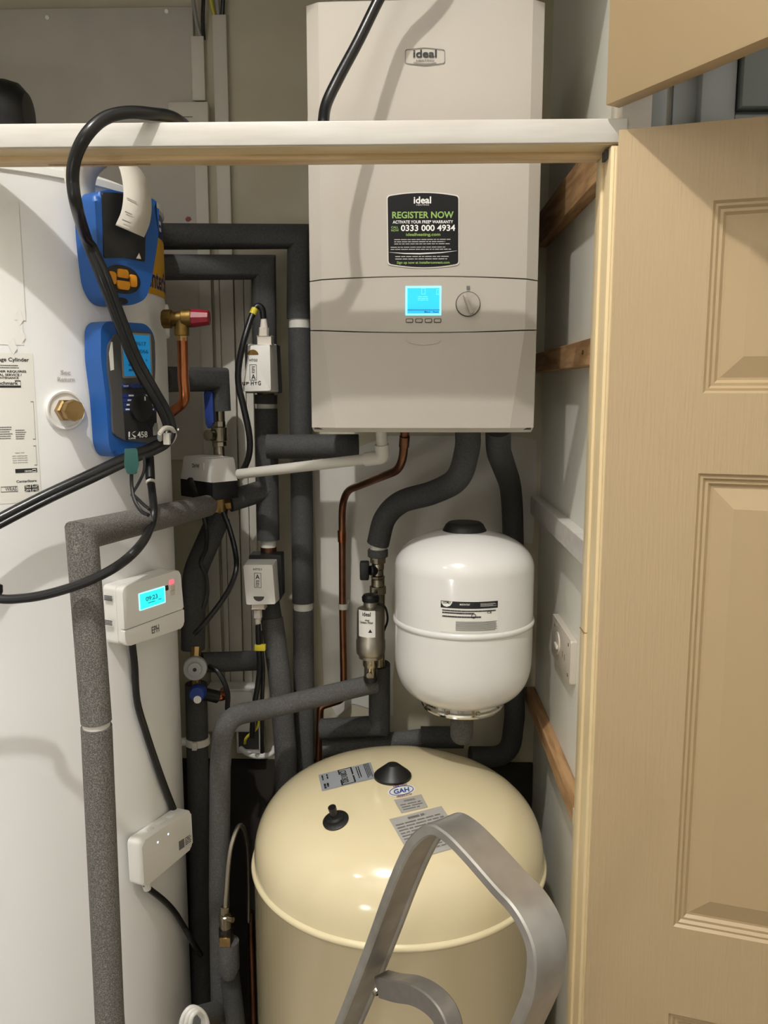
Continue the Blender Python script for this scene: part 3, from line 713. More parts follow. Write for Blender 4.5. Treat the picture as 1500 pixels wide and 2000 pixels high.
l2 = dpatch(MB(), q, 0.0007).build('warning_label', 'sticker_silver', tank)
m = MB(); dtext(m, 'WARNING', q, .3, .16, .7, .3); dbars(m, q, .12, .38, .9, .9, 3, seed=4, fill=.35); m.build('lettering', 'print_grey', l2)
q = [(760, 1601), (862, 1575), (912, 1650), (806, 1680)]
l3 = dpatch(MB(), q, 0.0009, 10).build('notice_label', 'sticker_silver', tank)
m = MB(); dbars(m, q, .32, .05, .66, .12, 1, .0014, seed=2, fill=.7, ragged=0); dbars(m, q, .05, .14, .95, .9, 11, .0014, seed=11, fill=.4, ragged=.15); m.build('fine_print', 'print_grey', l3)

# ================================================================== ALUMINIUM LADDER
PHI = R_(52); pl = Pl(P(850, 1622, 0.84), (math.cos(PHI), -math.sin(PHI), 0))
lad = thing('step_ladder', 'scuffed aluminium step ladder with a bent hand rail in front of the cream tank', 'ladder', (pl.o.x, pl.o.y, 0))
fp = pl.uvs((660, 2000), (672, 1970), (694, 1913), (725, 1830), (755, 1747), (784, 1678), (808, 1640), (838, 1622), (868, 1637), (906, 1675), (961, 1738), (999, 1780), (1026, 1829), (1036, 1877), (1030, 1940), (1014, 1984), (1000, 2015))
sp = smooth([V((x, y, 0)) for x, y in fp], 6)
d0 = (sp[0]-sp[1]).normalized()*0.15; fy = -pl.o.z+0.02; sp = [V((sp[0].x+d0.x*1.3, fy, 0)), sp[0]+d0]+sp
d1 = (sp[-1]-sp[-2]).normalized()*0.06; e = sp[-1]+d1; sp = sp+[e, V((e.x-0.02, e.y-0.08, 0)), V((e.x-0.02, fy, 0))]
def sweep(mb, pts, prof, m):
    """prof: closed list of (in-plane normal offset, depth); swept along 2-D pts in plane m"""
    rows = []
    for i, p in enumerate(pts):
        a = pts[max(i-1, 0)]; b = pts[min(i+1, len(pts)-1)]; t = V((b.x-a.x, b.y-a.y, 0)).normalized(); n = V((-t.y, t.x, 0))
        rows.append([p+n*k+V((0, 0, -dd)) for k, dd in prof])
    k = len(prof); vs = [v for r in rows for v in r]; fs = []
    for i in range(len(rows)-1):
        for j in range(k): fs.append((i*k+j, i*k+(j+1) % k, (i+1)*k+(j+1) % k, (i+1)*k+j))
    fs.append(tuple(range(k))); fs.append(tuple(range((len(rows)-1)*k, len(rows)*k))[::-1])
    t = bmesh.new(); bv = [t.verts.new(v) for v in vs]
    for f in fs: t.faces.new([bv[i] for i in f])
    bmesh.ops.recalc_face_normals(t, faces=t.faces[:]); mb._merge(t, m); return mb
T2, DP = 0.0065, 0.046
prof = [(T2-.002, 0), (T2, .002), (T2, DP-.002), (T2-.002, DP), (-T2+.002, DP), (-T2, DP-.002), (-T2, DP-.006), (-T2+.003, DP-.008), (-T2+.003, .008), (-T2, .006), (-T2, .002), (-T2+.002, 0)]
sweep(MB(), sp, prof, pl.m).build('hand_rail', 'aluminium', lad, ang=30)
fb = pl.uvs((708, 1944), (735, 1952), (768, 1958), (800, 1976), (824, 2004), (834, 2040), (838, 2090))
sb = smooth([V((x, y, -0.022)) for x, y in fb], 5)
prof2 = [(0.012, 0), (0.0135, .002), (0.0135, .022), (0.012, .024), (-0.012, .024), (-0.0135, .022), (-0.0135, .002), (-0.012, 0)]
sweep(MB(), sb, prof2, pl.m).build('brace', 'alu_dark', lad)
rp = pl.uv(720, 1952); rn = V((0.9, 0.35, 0))
lg0 = pl.m @ V((pl.uv(701, 1948)[0], pl.uv(701, 1948)[1], -0.026)); nn = (pl.m.to_3x3() @ V((0.93, -0.36, 0))).normalized()
m = MB().lathe([(0, 0.002), (0.0068, 0.002), (0.0065, 0.006), (0.004, 0.0075), (0.004, 0.006), (0, 0.006)], axis_m(lg0, nn), 20); m.build('rivet', 'nickel', lad)
for pt in (sp[0], sp[-1]):
    MB().box((pt.x-0.014, fy-0.02, -DP-0.004), (pt.x+0.014, fy+0.025, 0.004), pl.m, 0.004).build('foot', 'rubber_black', lad)

# ================================================================== BATTENS AND SOCKET ON THE RIGHT WALL
def batten(name, z0, z1, xf, yb, yf, m, label, tilt=0.0):
    t = thing(name, label, 'batten', (XR, yb, z0), None)
    mb = MB().box((xf, yf, z0), (XR, yb, z1), None, 0.0012, 1); mb.build('batten_body', m, t)
    return t
xf = XR-0.022
def zx(px, py, X): return PX(px, py, X).z
b1 = batten('timber_batten', zx(1155, 365, xf), zx(1128, 314, xf), xf, WY-0.002, PX(1172, 350, xf).y+0.012, 'pine', 'dark pine batten on the right wall, highest of the four, just under the transom')
b2 = batten('timber_batten', zx(1155, 713, xf), zx(1157, 659, xf), xf, WY-0.002, PX(1157, 690, xf).y, 'pine', 'bare pine batten on the right wall beside the boiler controls')
b3 = batten('timber_batten', zx(1143, 1110, xf), zx(1143, 1059, xf), xf, WY-0.012, PX(1142, 1080, xf).y, 'white_gloss', 'white painted batten on the right wall above the socket')
b4 = batten('timber_batten', zx(1119, 1613, xf), zx(1117, 1570, xf), xf, WY-0.002, PX(1120, 1590, xf).y, 'pine', 'bare pine batten on the right wall below the socket, lowest of the four')
for b, zz in ((b2, 1.588), (b4, None)):
    yy = b.children[0]
for (px, py) in ((1139, 688), (1088, 707)):
    p = PX(px, py, xf); MB().cyl(p, p+V((-0.0012, 0, 0)), 0.0035, n=12).build('screw_head', 'brass_dull', b2)
p = PX(1123, 1596, xf); MB().box((xf-0.0008, p.y-0.004, b4.location.z+0.004), (XR-0.002, p.y+0.014, b4.location.z+0.03)).build('painted_end', 'white_gloss', b4)
# painted twin socket
ps = Pl((XR-0.011, 0, 0), (0, -1, 0))           # faces -X
qs = ps.uvs((1079, 1203), (1115, 1247), (1115, 1340), (1078, 1281))
so = thing('wall_socket', 'paint-splashed ivory double socket on the right wall under the white batten', 'socket', ps.pt(1097, 1265, -0.011))
x0, x1 = qs[0][0], qs[1][0]; y0 = (qs[3][1]+qs[2][1])/2; y1 = (qs[0][1]+qs[1][1])/2
MB().prism(rpoly(rect(x0, y0, x1, y1), 0.004), -0.0108, 0, ps.m, 0.003).build('face_plate', 'plastic_ivory', so)
W_, H_ = x1-x0, y1-y0
MB().prism(circ2(x0+W_*.36, y0+H_*.5, H_*.27, 28), -0.001, 0.0025, ps.m, 0.001).build('dial', 'plastic_ivory', so)
MB().box((x0+W_*.30, y0+H_*.40, 0), (x0+W_*.44, y0+H_*.5, 0.006), ps.m, 0.0015).build('rocker_switch', 'plastic_white_warm', so)
for fx, fy in ((.16, .82), (.9, .16), (.9, .85)):
    MB().prism(circ2(x0+W_*fx, y0+H_*fy, 0.0032, 12), 0, 0.0008, ps.m).build('screw', 'print_grey', so)
for fx in (.62, .72): MB().box((x0+W_*fx, y0+H_*.36, 0), (x0+W_*fx+.003, y0+H_*.5, 0.0006), ps.m).build('slot', 'print_grey', so)

# ================================================================== PIPES, VALVES AND CONTROLS LEFT OF THE BOILER
def pipe(name, label, cat, secs, loc=None, group=None):
    """secs: list of (part name, points, radius, material, fillet radius)"""
    p0 = secs[0][1][0]; t = thing(name, label, cat, loc or p0, group)
    for nm, pts, r, m, f in secs:
        MB().tube(fillet(pts, f) if f else pts, r, 20).build(nm, m, t, ang=40)
    return t
pipe('insulated_pipe', 'highest charcoal pipe, leaving the cylinder top and dropping beside the boiler', 'pipe', [
    ('insulation', L((298, 462, 1.62), (585, 462, 1.735), (583, 623, 1.735)), 0.0245, 'foam_charcoal', 0),
    ('tape', L((584.2, 618, 1.735), (585, 648, 1.735)), 0.0215, 'tie_white', 0),
    ('insulation', L((585, 641, 1.735), (592, 1176, 1.735)), 0.0235, 'foam_charcoal', 0),
    ('tape', L((592, 1172, 1.735), (592.5, 1198, 1.735)), 0.0205, 'tie_white', 0),
    ('insulation', L((592.3, 1190, 1.735), (594, 1440, 1.735), (594, 1530, 1.735)), 0.0225, 'foam_mid', 0)])
pb2 = pipe('insulated_pipe', 'charcoal insulated pipe bending down through the two heating valve boxes, second from the top', 'pipe', [
    ('insulation', L((305, 522, 1.60), (515, 522, 1.70), (517, 672, 1.70)), 0.0240, 'foam_charcoal', 0),
    ('valve_body', L((518, 660, 1.70), (519, 790, 1.70)), 0.018, 'brass_dull', 0),
    ('insulation', L((519, 771, 1.70), (519, 789, 1.70)), 0.0235, 'foam_charcoal', 0),
    ('tape', L((519, 787, 1.70), (519.5, 806, 1.70)), 0.0195, 'tie_white', 0),
    ('insulation', L((519.5, 798, 1.70), (524, 1054, 1.70)), 0.0235, 'foam_charcoal', 0),
    ('tape', L((524, 1052, 1.70), (524.5, 1072, 1.70)), 0.016, 'tie_white', 0),
    ('valve_body', L((524.5, 1068, 1.70), (526, 1178, 1.70)), 0.017, 'copper_dull', 0),
    ('insulation', L((522, 1150, 1.69), (532, 1215, 1.68)), 0.0215, 'foam_charcoal', 0),
    ('insulation', L((531, 1208, 1.68), (546, 1320, 1.66), (558, 1470, 1.66), (560, 1580, 1.66)), 0.0235, 'foam_mid', 0.2)])
pipe('insulated_pipe', 'short dark insulated stub running sideways under the left corner of the boiler', 'pipe', [
    ('insulation', L((522, 872, 1.655), (700, 872, 1.655)), 0.0245, 'foam_charcoal', 0)])
pipe('condensate_pipe', 'thin white plastic waste pipe sloping left from under the boiler', 'pipe', [
    ('pipe_body', L((744, 838, 1.46), (748, 893, 1.47), (466, 926, 1.60)), 0.0098, 'pvc_white', 0.012),
    ('elbow', L((745.5, 868, 1.465), (748, 893, 1.47), (714, 897, 1.486)), 0.0125, 'pvc_white', 0.010)])
# pipe from the cylinder into the hot water valve
pipe('insulated_pipe', 'short dark mitred pipe from the cylinder side down to the nickel ball valve', 'pipe', [
    ('insulation', L((318, 741, 1.54), (425, 741, 1.67), (428, 803, 1.67)), 0.0235, 'foam_charcoal', 0),
    ('pipe_end', L((428, 800, 1.67), (429, 826, 1.67)), 0.0110, 'nickel', 0)])
bv = thing('ball_valve', 'small nickel ball valve with a blue lever above the DHW valve box', 'valve', P(427, 850, 1.67))
m = MB()
for a, b, r, n in ((822, 834, .0125, 8), (834, 862, .0165, 20), (862, 872, .0145, 8), (870, 892, .0115, 20)): m.cyl(P(428, a, 1.67), P(428.5, b, 1.67), r, n=n, bev=.001)
m.build('valve_body', 'nickel', bv)
MB().cyl(P(413, 850, 1.652), P(406, 850, 1.64), 0.011, n=16).build('stem', 'nickel', bv)
m = MB().prism(rpoly([(P(x, y, 1.64).x, P(x, y, 1.64).z) for x, y in ((399, 764), (416, 764), (419, 828), (408, 838), (403, 828))], 0.004), -0.006, 0.006, M(((1, 0, 0, 0), (0, 0, -1, 1.64), (0, 1, 0, 0), (0, 0, 0, 1))), 0.003)
m.build('lever', 'valve_blue', bv)
# three port brass valve and the pipes that meet in it
Yv = 1.645
pv = thing('brass_valve', 'brass valve body under the white and black DHW box', 'valve', P(425, 995, Yv))
m = MB().cyl(P(425, 960, Yv), P(425, 1012, Yv), 0.021, n=24, bev=.002); m.cyl(P(402, 985, Yv), P(425, 988, Yv), 0.0165, n=8)
m.cyl(P(425, 983, Yv), P(450, 980, Yv+.006), 0.0165, n=8); m.cyl(P(412, 990, Yv-0.012), P(409, 991, Yv-0.026), 0.010, n=16)
m.build('valve_body', 'brass', pv)
pipe('insulated_pipe', 'dark insulated branch joining the DHW brass valve to the pipe on its right', 'pipe', [
    ('insulation', L((447, 979, 1.652), (524, 955, 1.70)), 0.0225, 'foam_charcoal', 0)])
pipe('insulated_pipe', 'dark insulated pipe dropping from the brass valve behind the white programmer', 'pipe', [
    ('insulation', L((428, 1008, 1.645), (379, 1120, 1.59), (377, 1268, 1.58)), 0.0235, 'foam_charcoal', 0.10)])
# big foam pipe in front of the cylinder
Bp = P(404, 988, 1.575); best = None
for k in range(200):
    y = 0.9+k*0.002; A = P(160, 1045, y); d = (Bp-A).to_2d(); d.normalize(); cc = V((CX, CY))-A.to_2d(); dist = abs(d.x*cc.y-d.y*cc.x)
    if dist > CR+0.026: best = y
YA = best or 1.05
A = P(160, 1045, YA); A.z = Bp.z+(P(160, 1045, YA).z-Bp.z)
def down(p, py):      # the point straight below p that is seen at height py
    lo, hi = p.z-2.5, p.z
    for _ in range(40):
        mid = (lo+hi)/2; q = V((p.x, p.y, mid))-EYE; yy = 1000-F_PX*q.dot(up)/q.dot(fw)
        if yy > py: lo = mid
        else: hi = mid
    return V((p.x, p.y, hi))
rb = 0.0205*YA/1.05
zfl = V((A.x, A.y, 0.0))
pipe('insulated_pipe', 'thick speckled grey foam pipe standing in front of the white cylinder', 'pipe', [
    ('insulation', [Bp, A, P(188, 1408, YA+.01)], rb, 'foam_grey', 0),
    ('tape', [P(187.6, 1400, YA+.01), P(188.5, 1425, YA+.01)], rb*0.88, 'tie_white', 0),
    ('insulation', [P(188.3, 1418, YA+.01), P(214, 1985, YA+.03), V((P(214, 1985, YA+.03).x+.01, YA+.03, 0.01))], rb, 'foam_grey', 0)], (A.x, A.y, 0))
print('big pipe', A, YA, rb)

# gauge, blue-capped valve and the pipes below
pipe('insulated_pipe', 'dark insulated pipe falling straight down beside the cylinder below the grey dial', 'pipe', [
    ('insulation', L((383, 1335, 1.57), (385, 1442, 1.57), (392, 1740, 1.57)), 0.0215, 'foam_charcoal', 0),
    ('insulation', [P(392, 1737, 1.57), P(394, 1990, 1.57), V((P(394, 1990, 1.57).x, 1.57, 0.01))], 0.0215, 'foam_charcoal', 0)], V((P(394, 1990, 1.57).x, 1.57, 0)))
pipe('insulated_pipe', 'dark insulated branch running right from behind the round grey dial', 'pipe', [
    ('insulation', L((392, 1294, 1.60), (505, 1290, 1.67)), 0.0205, 'foam_charcoal', 0)])
gd = thing('bypass_valve', 'round grey dial valve with a brass neck beside the cylinder', 'valve', P(381, 1306, 1.54))
gp = P(381, 1306, 1.515); gn = (EYE-gp).normalized(); gm = axis_m(gp, V((gn.x*.5+.05, gn.y, gn.z*.4)))
m = MB().lathe([(0, -0.02), (0.012, -0.02), (0.0225, -0.012), (0.0225, 0.002), (0.021, 0.004), (0.0135, 0.0045), (0.0125, 0.010), (0.007, 0.011), (0, 0.0105)], gm, 36)
m.build('dial', 'plastic_grey', gd); MB().lathe([(0, 0.0103), (0.0036, 0.0103), (0.0036, 0.0116), (0, 0.0116)], gm, 16).build('spindle', 'plastic_black', gd)
m = MB().cyl(P(383, 1264, 1.56), P(382, 1290, 1.55), 0.0105, n=8); m.cyl(P(381, 1306, 1.57), gp, 0.011, n=16); m.cyl(P(381, 1320, 1.55), P(384, 1338, 1.55), 0.009, n=16); m.build('neck', 'brass', gd)
bg = thing('drain_valve', 'blue-capped valve with a copper elbow below the grey dial', 'valve', P(388, 1350, 1.53))
bm_ = axis_m(P(387, 1352, 1.535), V((0.1, -1, 0.1)))
MB().lathe([(0, -0.012), (0.012, -0.012), (0.0165, -0.004), (0.0165, 0.012), (0.013, 0.017), (0, 0.017)], bm_, 28).build('cap', 'valve_blue', bg)
MB().lathe([(0, 0.0168), (0.0075, 0.0168), (0.0075, 0.018), (0, 0.018)], M.Translation((0.001, 0, -0.010)) @ bm_, 20).build('sticker', 'print_white', bg)
MB().cyl(P(398, 1355, 1.545), P(425, 1361, 1.56), 0.0125, n=16).build('body', 'plastic_black', bg)
MB().tube(fillet(L((418, 1360, 1.56), (436, 1360, 1.565), (438, 1350, 1.60)), 0.012), 0.0095, 16).build('elbow', 'copper', bg)
pc = thing('pipe_clip', 'white plastic pipe clip holding the dark pipe beside the cylinder', 'pipe clip', P(375, 1447, 1.56))
p = P(386, 1446, 1.57); MB().lathe([(0.0216, -0.007), (0.0245, -0.007), (0.0245, 0.007), (0.0216, 0.007), (0.0216, -0.007)], M.Translation(p), 28).build('ring', 'tie_white', pc)
MB().cyl(P(352, 1449, 1.56), P(371, 1447, 1.57), 0.0085, n=16).build('stem', 'tie_white', pc)
MB().box((p.x-0.004, p.y-0.032, p.z-0.008), (p.x+0.006, p.y-0.023, p.z+0.008), None, 0.0015).build('latch', 'tie_white', pc)

# grey foam pipe from the filter, bending down in the middle
pipe('insulated_pipe', 'grey foam pipe curving from under the filter and down through the middle', 'pipe', [
    ('insulation', L((732, 1335, 1.62), (520, 1385, 1.52), (437, 1400, 1.46), (430, 1500, 1.45), (428, 1740, 1.45)), 0.0195, 'foam_mid', [0.1, 0.09, 0.05]),
    ('insulation', L((428, 1738, 1.45), (430, 1870, 1.45), (432, 1990, 1.45)), 0.0195, 'foam_mid', 0),
    ('insulation', L((432, 1975, 1.45), (380, 1990, 1.35)), 0.0205, 'foam_mid', 0)], P(432, 1990, 1.45))
# filling loop: braided hose, valve and foam sleeve
fh = thing('filling_loop', 'thin braided silver hose arching beside the cream tank with a nickel valve', 'hose', P(440, 1800, 1.40))
hp = smooth(L((440, 1775, 1.40), (442, 1745, 1.40), (450, 1660, 1.42), (468, 1612, 1.46), (482, 1640, 1.52), (486, 1720, 1.58), (486, 1800, 1.60)), 8)
MB().tube(hp, 0.0042, 10).build('hose', 'steel_satin', fh)
m = MB(); m.cyl(P(440, 1770, 1.40), P(440, 1790, 1.40), 0.0085, n=6); m.build('nut', 'nickel', fh)
m = MB(); m.cyl(P(440, 1786, 1.40), P(441, 1815, 1.40), 0.011, n=20, bev=.002); m.cyl(P(446, 1795, 1.39), P(455, 1797, 1.385), 0.005, n=12); m.build('valve_body', 'nickel', fh)
MB().cyl(P(441, 1812, 1.40), P(442, 1850, 1.40), 0.013, n=20).build('union', 'plastic_black', fh)
MB().box(P(436, 1842, 1.385)-V((.006, .004, .006)), P(446, 1836, 1.385)+V((.004, .004, .006)), None, .001).build('brass_flat', 'brass', fh)
fs_ = thing('foam_sleeve', 'grey foam sleeve end under the silver hose valve', 'insulation', P(446, 1905, 1.40))
MB().tube([down(P(446, 1838, 1.40), 1838), down(P(446, 1838, 1.40), 1890), down(P(446, 1838, 1.40), 1908)], lambda t: 0.0195 if t < 0.8 else 0.012, 20).build('sleeve', 'foam_mid', fs_)
m = MB().tube([P(448, 1900, 1.42), P(462, 2010, 1.42), V((P(462, 2010, 1.42).x, 1.42, 0.01))], 0.0185, 18); solo(m, 'insulated_pipe', 'foam_charcoal', 'dark insulated pipe going down below the grey foam sleeve', 'pipe')
m = MB().tube([P(490, 1780, 1.62), P(496, 2000, 1.62), V((P(496, 2000, 1.62).x, 1.62, 0.01))], 0.0075, 14); solo(m, 'copper_pipe', 'copper_dull', 'thin reddish copper pipe in the dark gap left of the cream tank', 'pipe')

# boiler flow pipe, valve, filter
pipe('insulated_pipe', 'dark grey pipe snaking from under the boiler to the black-handled valve', 'pipe', [
    ('insulation', smooth(L((914, 838, 1.45), (912, 880, 1.46), (893, 935, 1.49), (845, 962, 1.55), (785, 980, 1.60), (752, 1012, 1.625), (738, 1062, 1.635)), 8), 0.0225, 'foam_charcoal', 0),
    ('tape', L((740, 1052, 1.632), (738, 1082, 1.637)), 0.0165, 'tie_white', 0)])
YV = 1.637
iv = thing('isolation_valve', 'nickel isolation valve with a black wing handle above the filter', 'valve', P(738, 1120, YV))
m = MB()
MB().cyl(P(738, 1072, YV), P(738, 1088, YV), 0.0205, n=28, bev=.002).build('collar', 'foam_mid', iv)
for a, b, r, n in ((1086, 1100, .0155, 8), (1100, 1112, .0125, 20), (1112, 1124, .0115, 20), (1124, 1130, .014, 8), (1130, 1146, .0135, 20), (1144, 1160, .0165, 8)): m.cyl(P(738, a, YV), P(738, b, YV), r, n=n, bev=.001)
m.build('valve_body', 'nickel', iv)
m = MB().cyl(P(734, 1114, YV-.005), P(722, 1114, YV-.014), 0.010, n=20, bev=.002); m.box(P(712, 1132, YV-.014)-V((.009, .010, 0)), P(712, 1096, YV-.014)+V((.009, .010, 0)), None, .003)
m.build('handle', 'rubber_black', iv)
sf = thing('system_filter', 'satin steel magnetic system filter with a white label and black cap', 'filter', P(723, 1320, 1.60))
YS = 1.595; fx_ = lambda py: P(724, py, YS).z
fc = P(724, 1240, YS); rS = (P(752, 1240, YS).x-P(696, 1240, YS).x)/2
z = fx_; MF = M.Translation((fc.x, YS, 0))
MB().lathe([(0, z(1286)), (rS*.5, z(1286)), (rS*.82, z(1284)), (rS*.84, z(1279)), (rS*.98, z(1275)), (rS*1.02, z(1268)), (rS*1.02, z(1250)), (rS*.96, z(1246)), (rS*.96, z(1196)), (rS*.9, z(1188)), (rS*.5, z(1183)), (rS*.5, z(1170)), (0, z(1170))], MF, 48).build('canister', 'steel_satin', sf)
MB().lathe([(rS*.44, z(1176)), (rS*.58, z(1174)), (rS*.62, z(1166)), (rS*.5, z(1161)), (0, z(1160))], MF, 32).build('cap', 'rubber_black', sf)
m = MB().lathe([(0, z(1284)), (rS*.55, z(1284)), (rS*.55, z(1298)), (rS*.45, z(1302)), (rS*.45, z(1322)), (0, z(1322))], M.Translation((fc.x, YS-0.004, 0)), 12)
p = V((fc.x-0.002, YS-rS*.45-0.004, z(1312))); m.cyl(p+V((0, .006, 0)), p+V((0, -.006, 0)), 0.0058, n=20); m.build('drain_cock', 'nickel', sf)
m = MB().lathe([(0, z(1330)), (rS*.42, z(1330)), (rS*.5, z(1326)), (rS*.5, z(1320)), (0, z(1320))], M.Translation((fc.x, YS-0.004, 0)), 24); m.build('drain_cap', 'rubber_black', sf)
MB().tube(smooth(L((738, 1178, 1.60), (752, 1186, 1.60), (757, 1210, 1.605), (750, 1232, 1.61)), 6), 0.0022, 8).build('strap', 'rubber_black', sf)
m = MB(); m.cyl(P(738, 1158, YV), P(738, 1300, YV), 0.0145, n=18); m.build('inlet_pipe', 'nickel', sf)
rr = rS*.96+.0005
def fth(px, py): q = PC(px, py, rr, fc.x, YS); return math.atan2(q.y-YS, q.x-fc.x), q.z
def fwrap(v): return V((fc.x+(rr+v.z)*math.cos(v.x), YS+(rr+v.z)*math.sin(v.x), v.y))
def fbox(x0, y0, x1, y1): a = fth(x0, y1); b = fth(x1, y0); return a[0], a[1], b[0], b[1]
a = fbox(701, 1193, 733, 1242); m = MB(); vs = []; fs = []
for i in range(9): t = a[0]+(a[2]-a[0])*i/8; vs += [fwrap(V((t, a[1], 0))), fwrap(V((t, a[3], 0)))]
for i in range(8): fs.append((2*i, 2*i+2, 2*i+3, 2*i+1))
fl2 = m.faces(vs, fs).build('label', 'label_cream', sf)
m = MB()
for tx, b in (('ideal', (708, 1196, 724, 1203)), ('ideal', (713, 1210, 721, 1213)), ('System Filter', (704, 1214, 729, 1218))): m.text(tx, *fbox(*b), 0.0004, None, fwrap)
p0, p1, p2 = fth(719, 1236), fth(727, 1236), fth(723, 1229); m.faces([fwrap(V((*q, .0004))) for q in (p0, p1, p2)], [(0, 1, 2)]); m.build('lettering', 'print_black', fl2)
pipe('insulated_pipe', 'dark insulated pipe dropping from the filter with a mitred turn to the left', 'pipe', [
    ('insulation', L((741, 1297, 1.655), (741, 1418, 1.68), (628, 1424, 1.70)), 0.0225, 'foam_charcoal', 0)])
pipe('insulated_pipe', 'dark pipe looping down behind the white vessel on the right', 'pipe', [
    ('insulation', fillet(L((973, 838, 1.47), (973, 880, 1.50), (1000, 955, 1.745), (1003, 1100, 1.755), (1005, 1400, 1.755), (996, 1478, 1.752), (918, 1478, 1.74)), [0.08, 0.12, 0.3, 0.06, 0.05]), 0.0225, 'foam_charcoal', 0)])
pipe('insulated_pipe', 'grey pipe elbow hanging from the flange of the white vessel', 'pipe', [
    ('insulation', [V((VX, VY, zf-0.018)), V((VX, VY, zf-0.070)), V((VX+.012, 1.70, zf-0.095))], 0.0215, 'foam_mid', 0.02)])
pipe('insulated_pipe', 'grey insulated pipe running left just behind the dome of the cream tank', 'pipe', [
    ('insulation', L((905, 1440, 1.715), (822, 1440, 1.715)), 0.0235, 'foam_charcoal', 0),
    ('insulation', L((826, 1441, 1.712), (632, 1462, 1.712)), 0.0195, 'foam_mid', 0)])
cpz = pipe('copper_pipe', 'bent copper gas pipe running down the back wall left of the filter', 'pipe', [
    ('pipe_body', L((791, 838, 1.47), (786, 915, 1.50), (668, 962, 1.745), (669, 1180, 1.762), (672, 1366, 1.762), (626, 1380, 1.745), (622, 1500, 1.745)), 0.0078, 'copper_dull', [0.10, 0.075, 0, 0.02, 0.012]),
    ('coupling', L((790.5, 852, 1.472), (789, 872, 1.48)), 0.0092, 'copper_dull', 0),
    ('coupling', L((667.5, 1036, 1.752), (668, 1058, 1.753)), 0.0092, 'copper', 0)], P(622, 1500, 1.745))
p = P(670, 1184, 1.762); t = thing('pipe_clip', 'white plastic clip holding the copper pipe to the back wall', 'pipe clip', p)
MB().lathe([(0.008, -.006), (0.0108, -.006), (0.0108, .006), (0.008, .006), (0.008, -.006)], M.Translation(p), 24).build('ring', 'tie_white', t); MB().box(p+V((-.004, .010, -.006)), V((p.x+.012, WY, p.z+.006)), None, .001).build('foot', 'tie_white', t)

# relief valve on the cylinder with copper discharge
rv = thing('relief_valve', 'brass pressure relief valve with a red cap on the cylinder side', 'valve', P(340, 630, 1.40))
q = PC(326, 628); th = math.atan2(q.y-CY, q.x-CX); nr = V((math.cos(th), math.sin(th), 0)); q0 = V((CX, CY, q.z))+nr*CR
ax = (P(408, 621, 1.40)-P(322, 624, 1.40)).normalized(); Yr = 1.40
MB().lathe([(0, -.002), (0.030, -.002), (0.030, .004), (0.026, .006), (0, .006)], axis_m(q0, nr), 36).build('collar', 'cap_white', rv)
m = MB().cyl(P(318, 623, Yr), P(336, 623, Yr), 0.0155, n=8, bev=.001); m.cyl(P(336, 623, Yr), P(358, 622.5, Yr), 0.0120, n=20); m.cyl(P(356, 622, Yr), P(376, 621.5, Yr), 0.0150, n=24, bev=.001)
m.cyl(P(355, 626, Yr), P(355, 656, Yr), 0.0122, n=20, bev=.001); m.build('valve_body', 'brass_dull', rv)
MB().cyl(P(375, 621.5, Yr), P(409, 620.5, Yr), 0.0155, 0.0122, n=10, bev=.001).build('cap', 'red_cap', rv)
MB().cyl(P(355.5, 655, Yr), P(355.5, 666, Yr), 0.0105, n=6).build('nut', 'brass', rv)
MB().tube(fillet(L((356, 660, Yr), (358, 740, Yr), (362, 785, Yr), (325, 812, 1.44)), [0.1, 0.045]), 0.0092, 18).build('discharge_pipe', 'copper', rv)

# ---- trunking on the back wall
def trunk(x0, x1, yt, yb, label, yref=600):
    xa, xb = P(x0, yref, WY-.016).x, P(x1, yref, WY-.016).x; za, zb_ = P(x0, yb, WY-.016).z, P(x0, yt, WY-.016).z
    t = thing('cable_trunking', label, 'trunking', ((xa+xb)/2, WY, za))
    MB().box((xa+.001, WY-.012, za), (xb-.001, WY, zb_)).build('base', 'trunking', t)
    MB().box((xa, WY-.016, za), (xb, WY-.0118, zb_), None, .0012).build('cover', 'trunking', t); return t
trunk(389, 413, 70, 196, 'short upper length of white trunking above the junction box at the top of the wall')
trunk(389, 413, 242, 1335, 'leftmost of the tall white trunking strips on the back wall, below the junction box')
trunk(430, 456, 28, 1335, 'tallest white trunking strip, reaching the open cables at the top')
trunk(419, 429, 545, 1335, 'narrow white trunking strip squeezed between two wider strips')
trunk(459, 476, 545, 1335, 'white trunking strip just left of the charcoal valve pipe')
trunk(477, 491, 545, 1335, 'white trunking strip partly hidden behind the charcoal valve pipe')
jx = [P(328, 215, WY-.03), P(407, 242, WY-.03)]
jt = thing('junction_box', 'flat white junction box on the back wall just above the transom', 'junction box', (jx[0].x, WY, jx[1].z))
zj1 = P(328, 199, WY-.03).z; zj0 = P(328, 300, WY-.03).z
MB().box((jx[0].x, WY-.03, zj0), (jx[1].x, WY-.0125, zj1), None, .002).build('box_body', 'trunking', jt); 
MB().box((jx[0].x+.02, WY-.0305, P(370, 229, WY-.03).z), (jx[0].x+.05, WY-.029, P(370, 227.5, WY-.03).z)).build('slot', 'print_grey', jt)
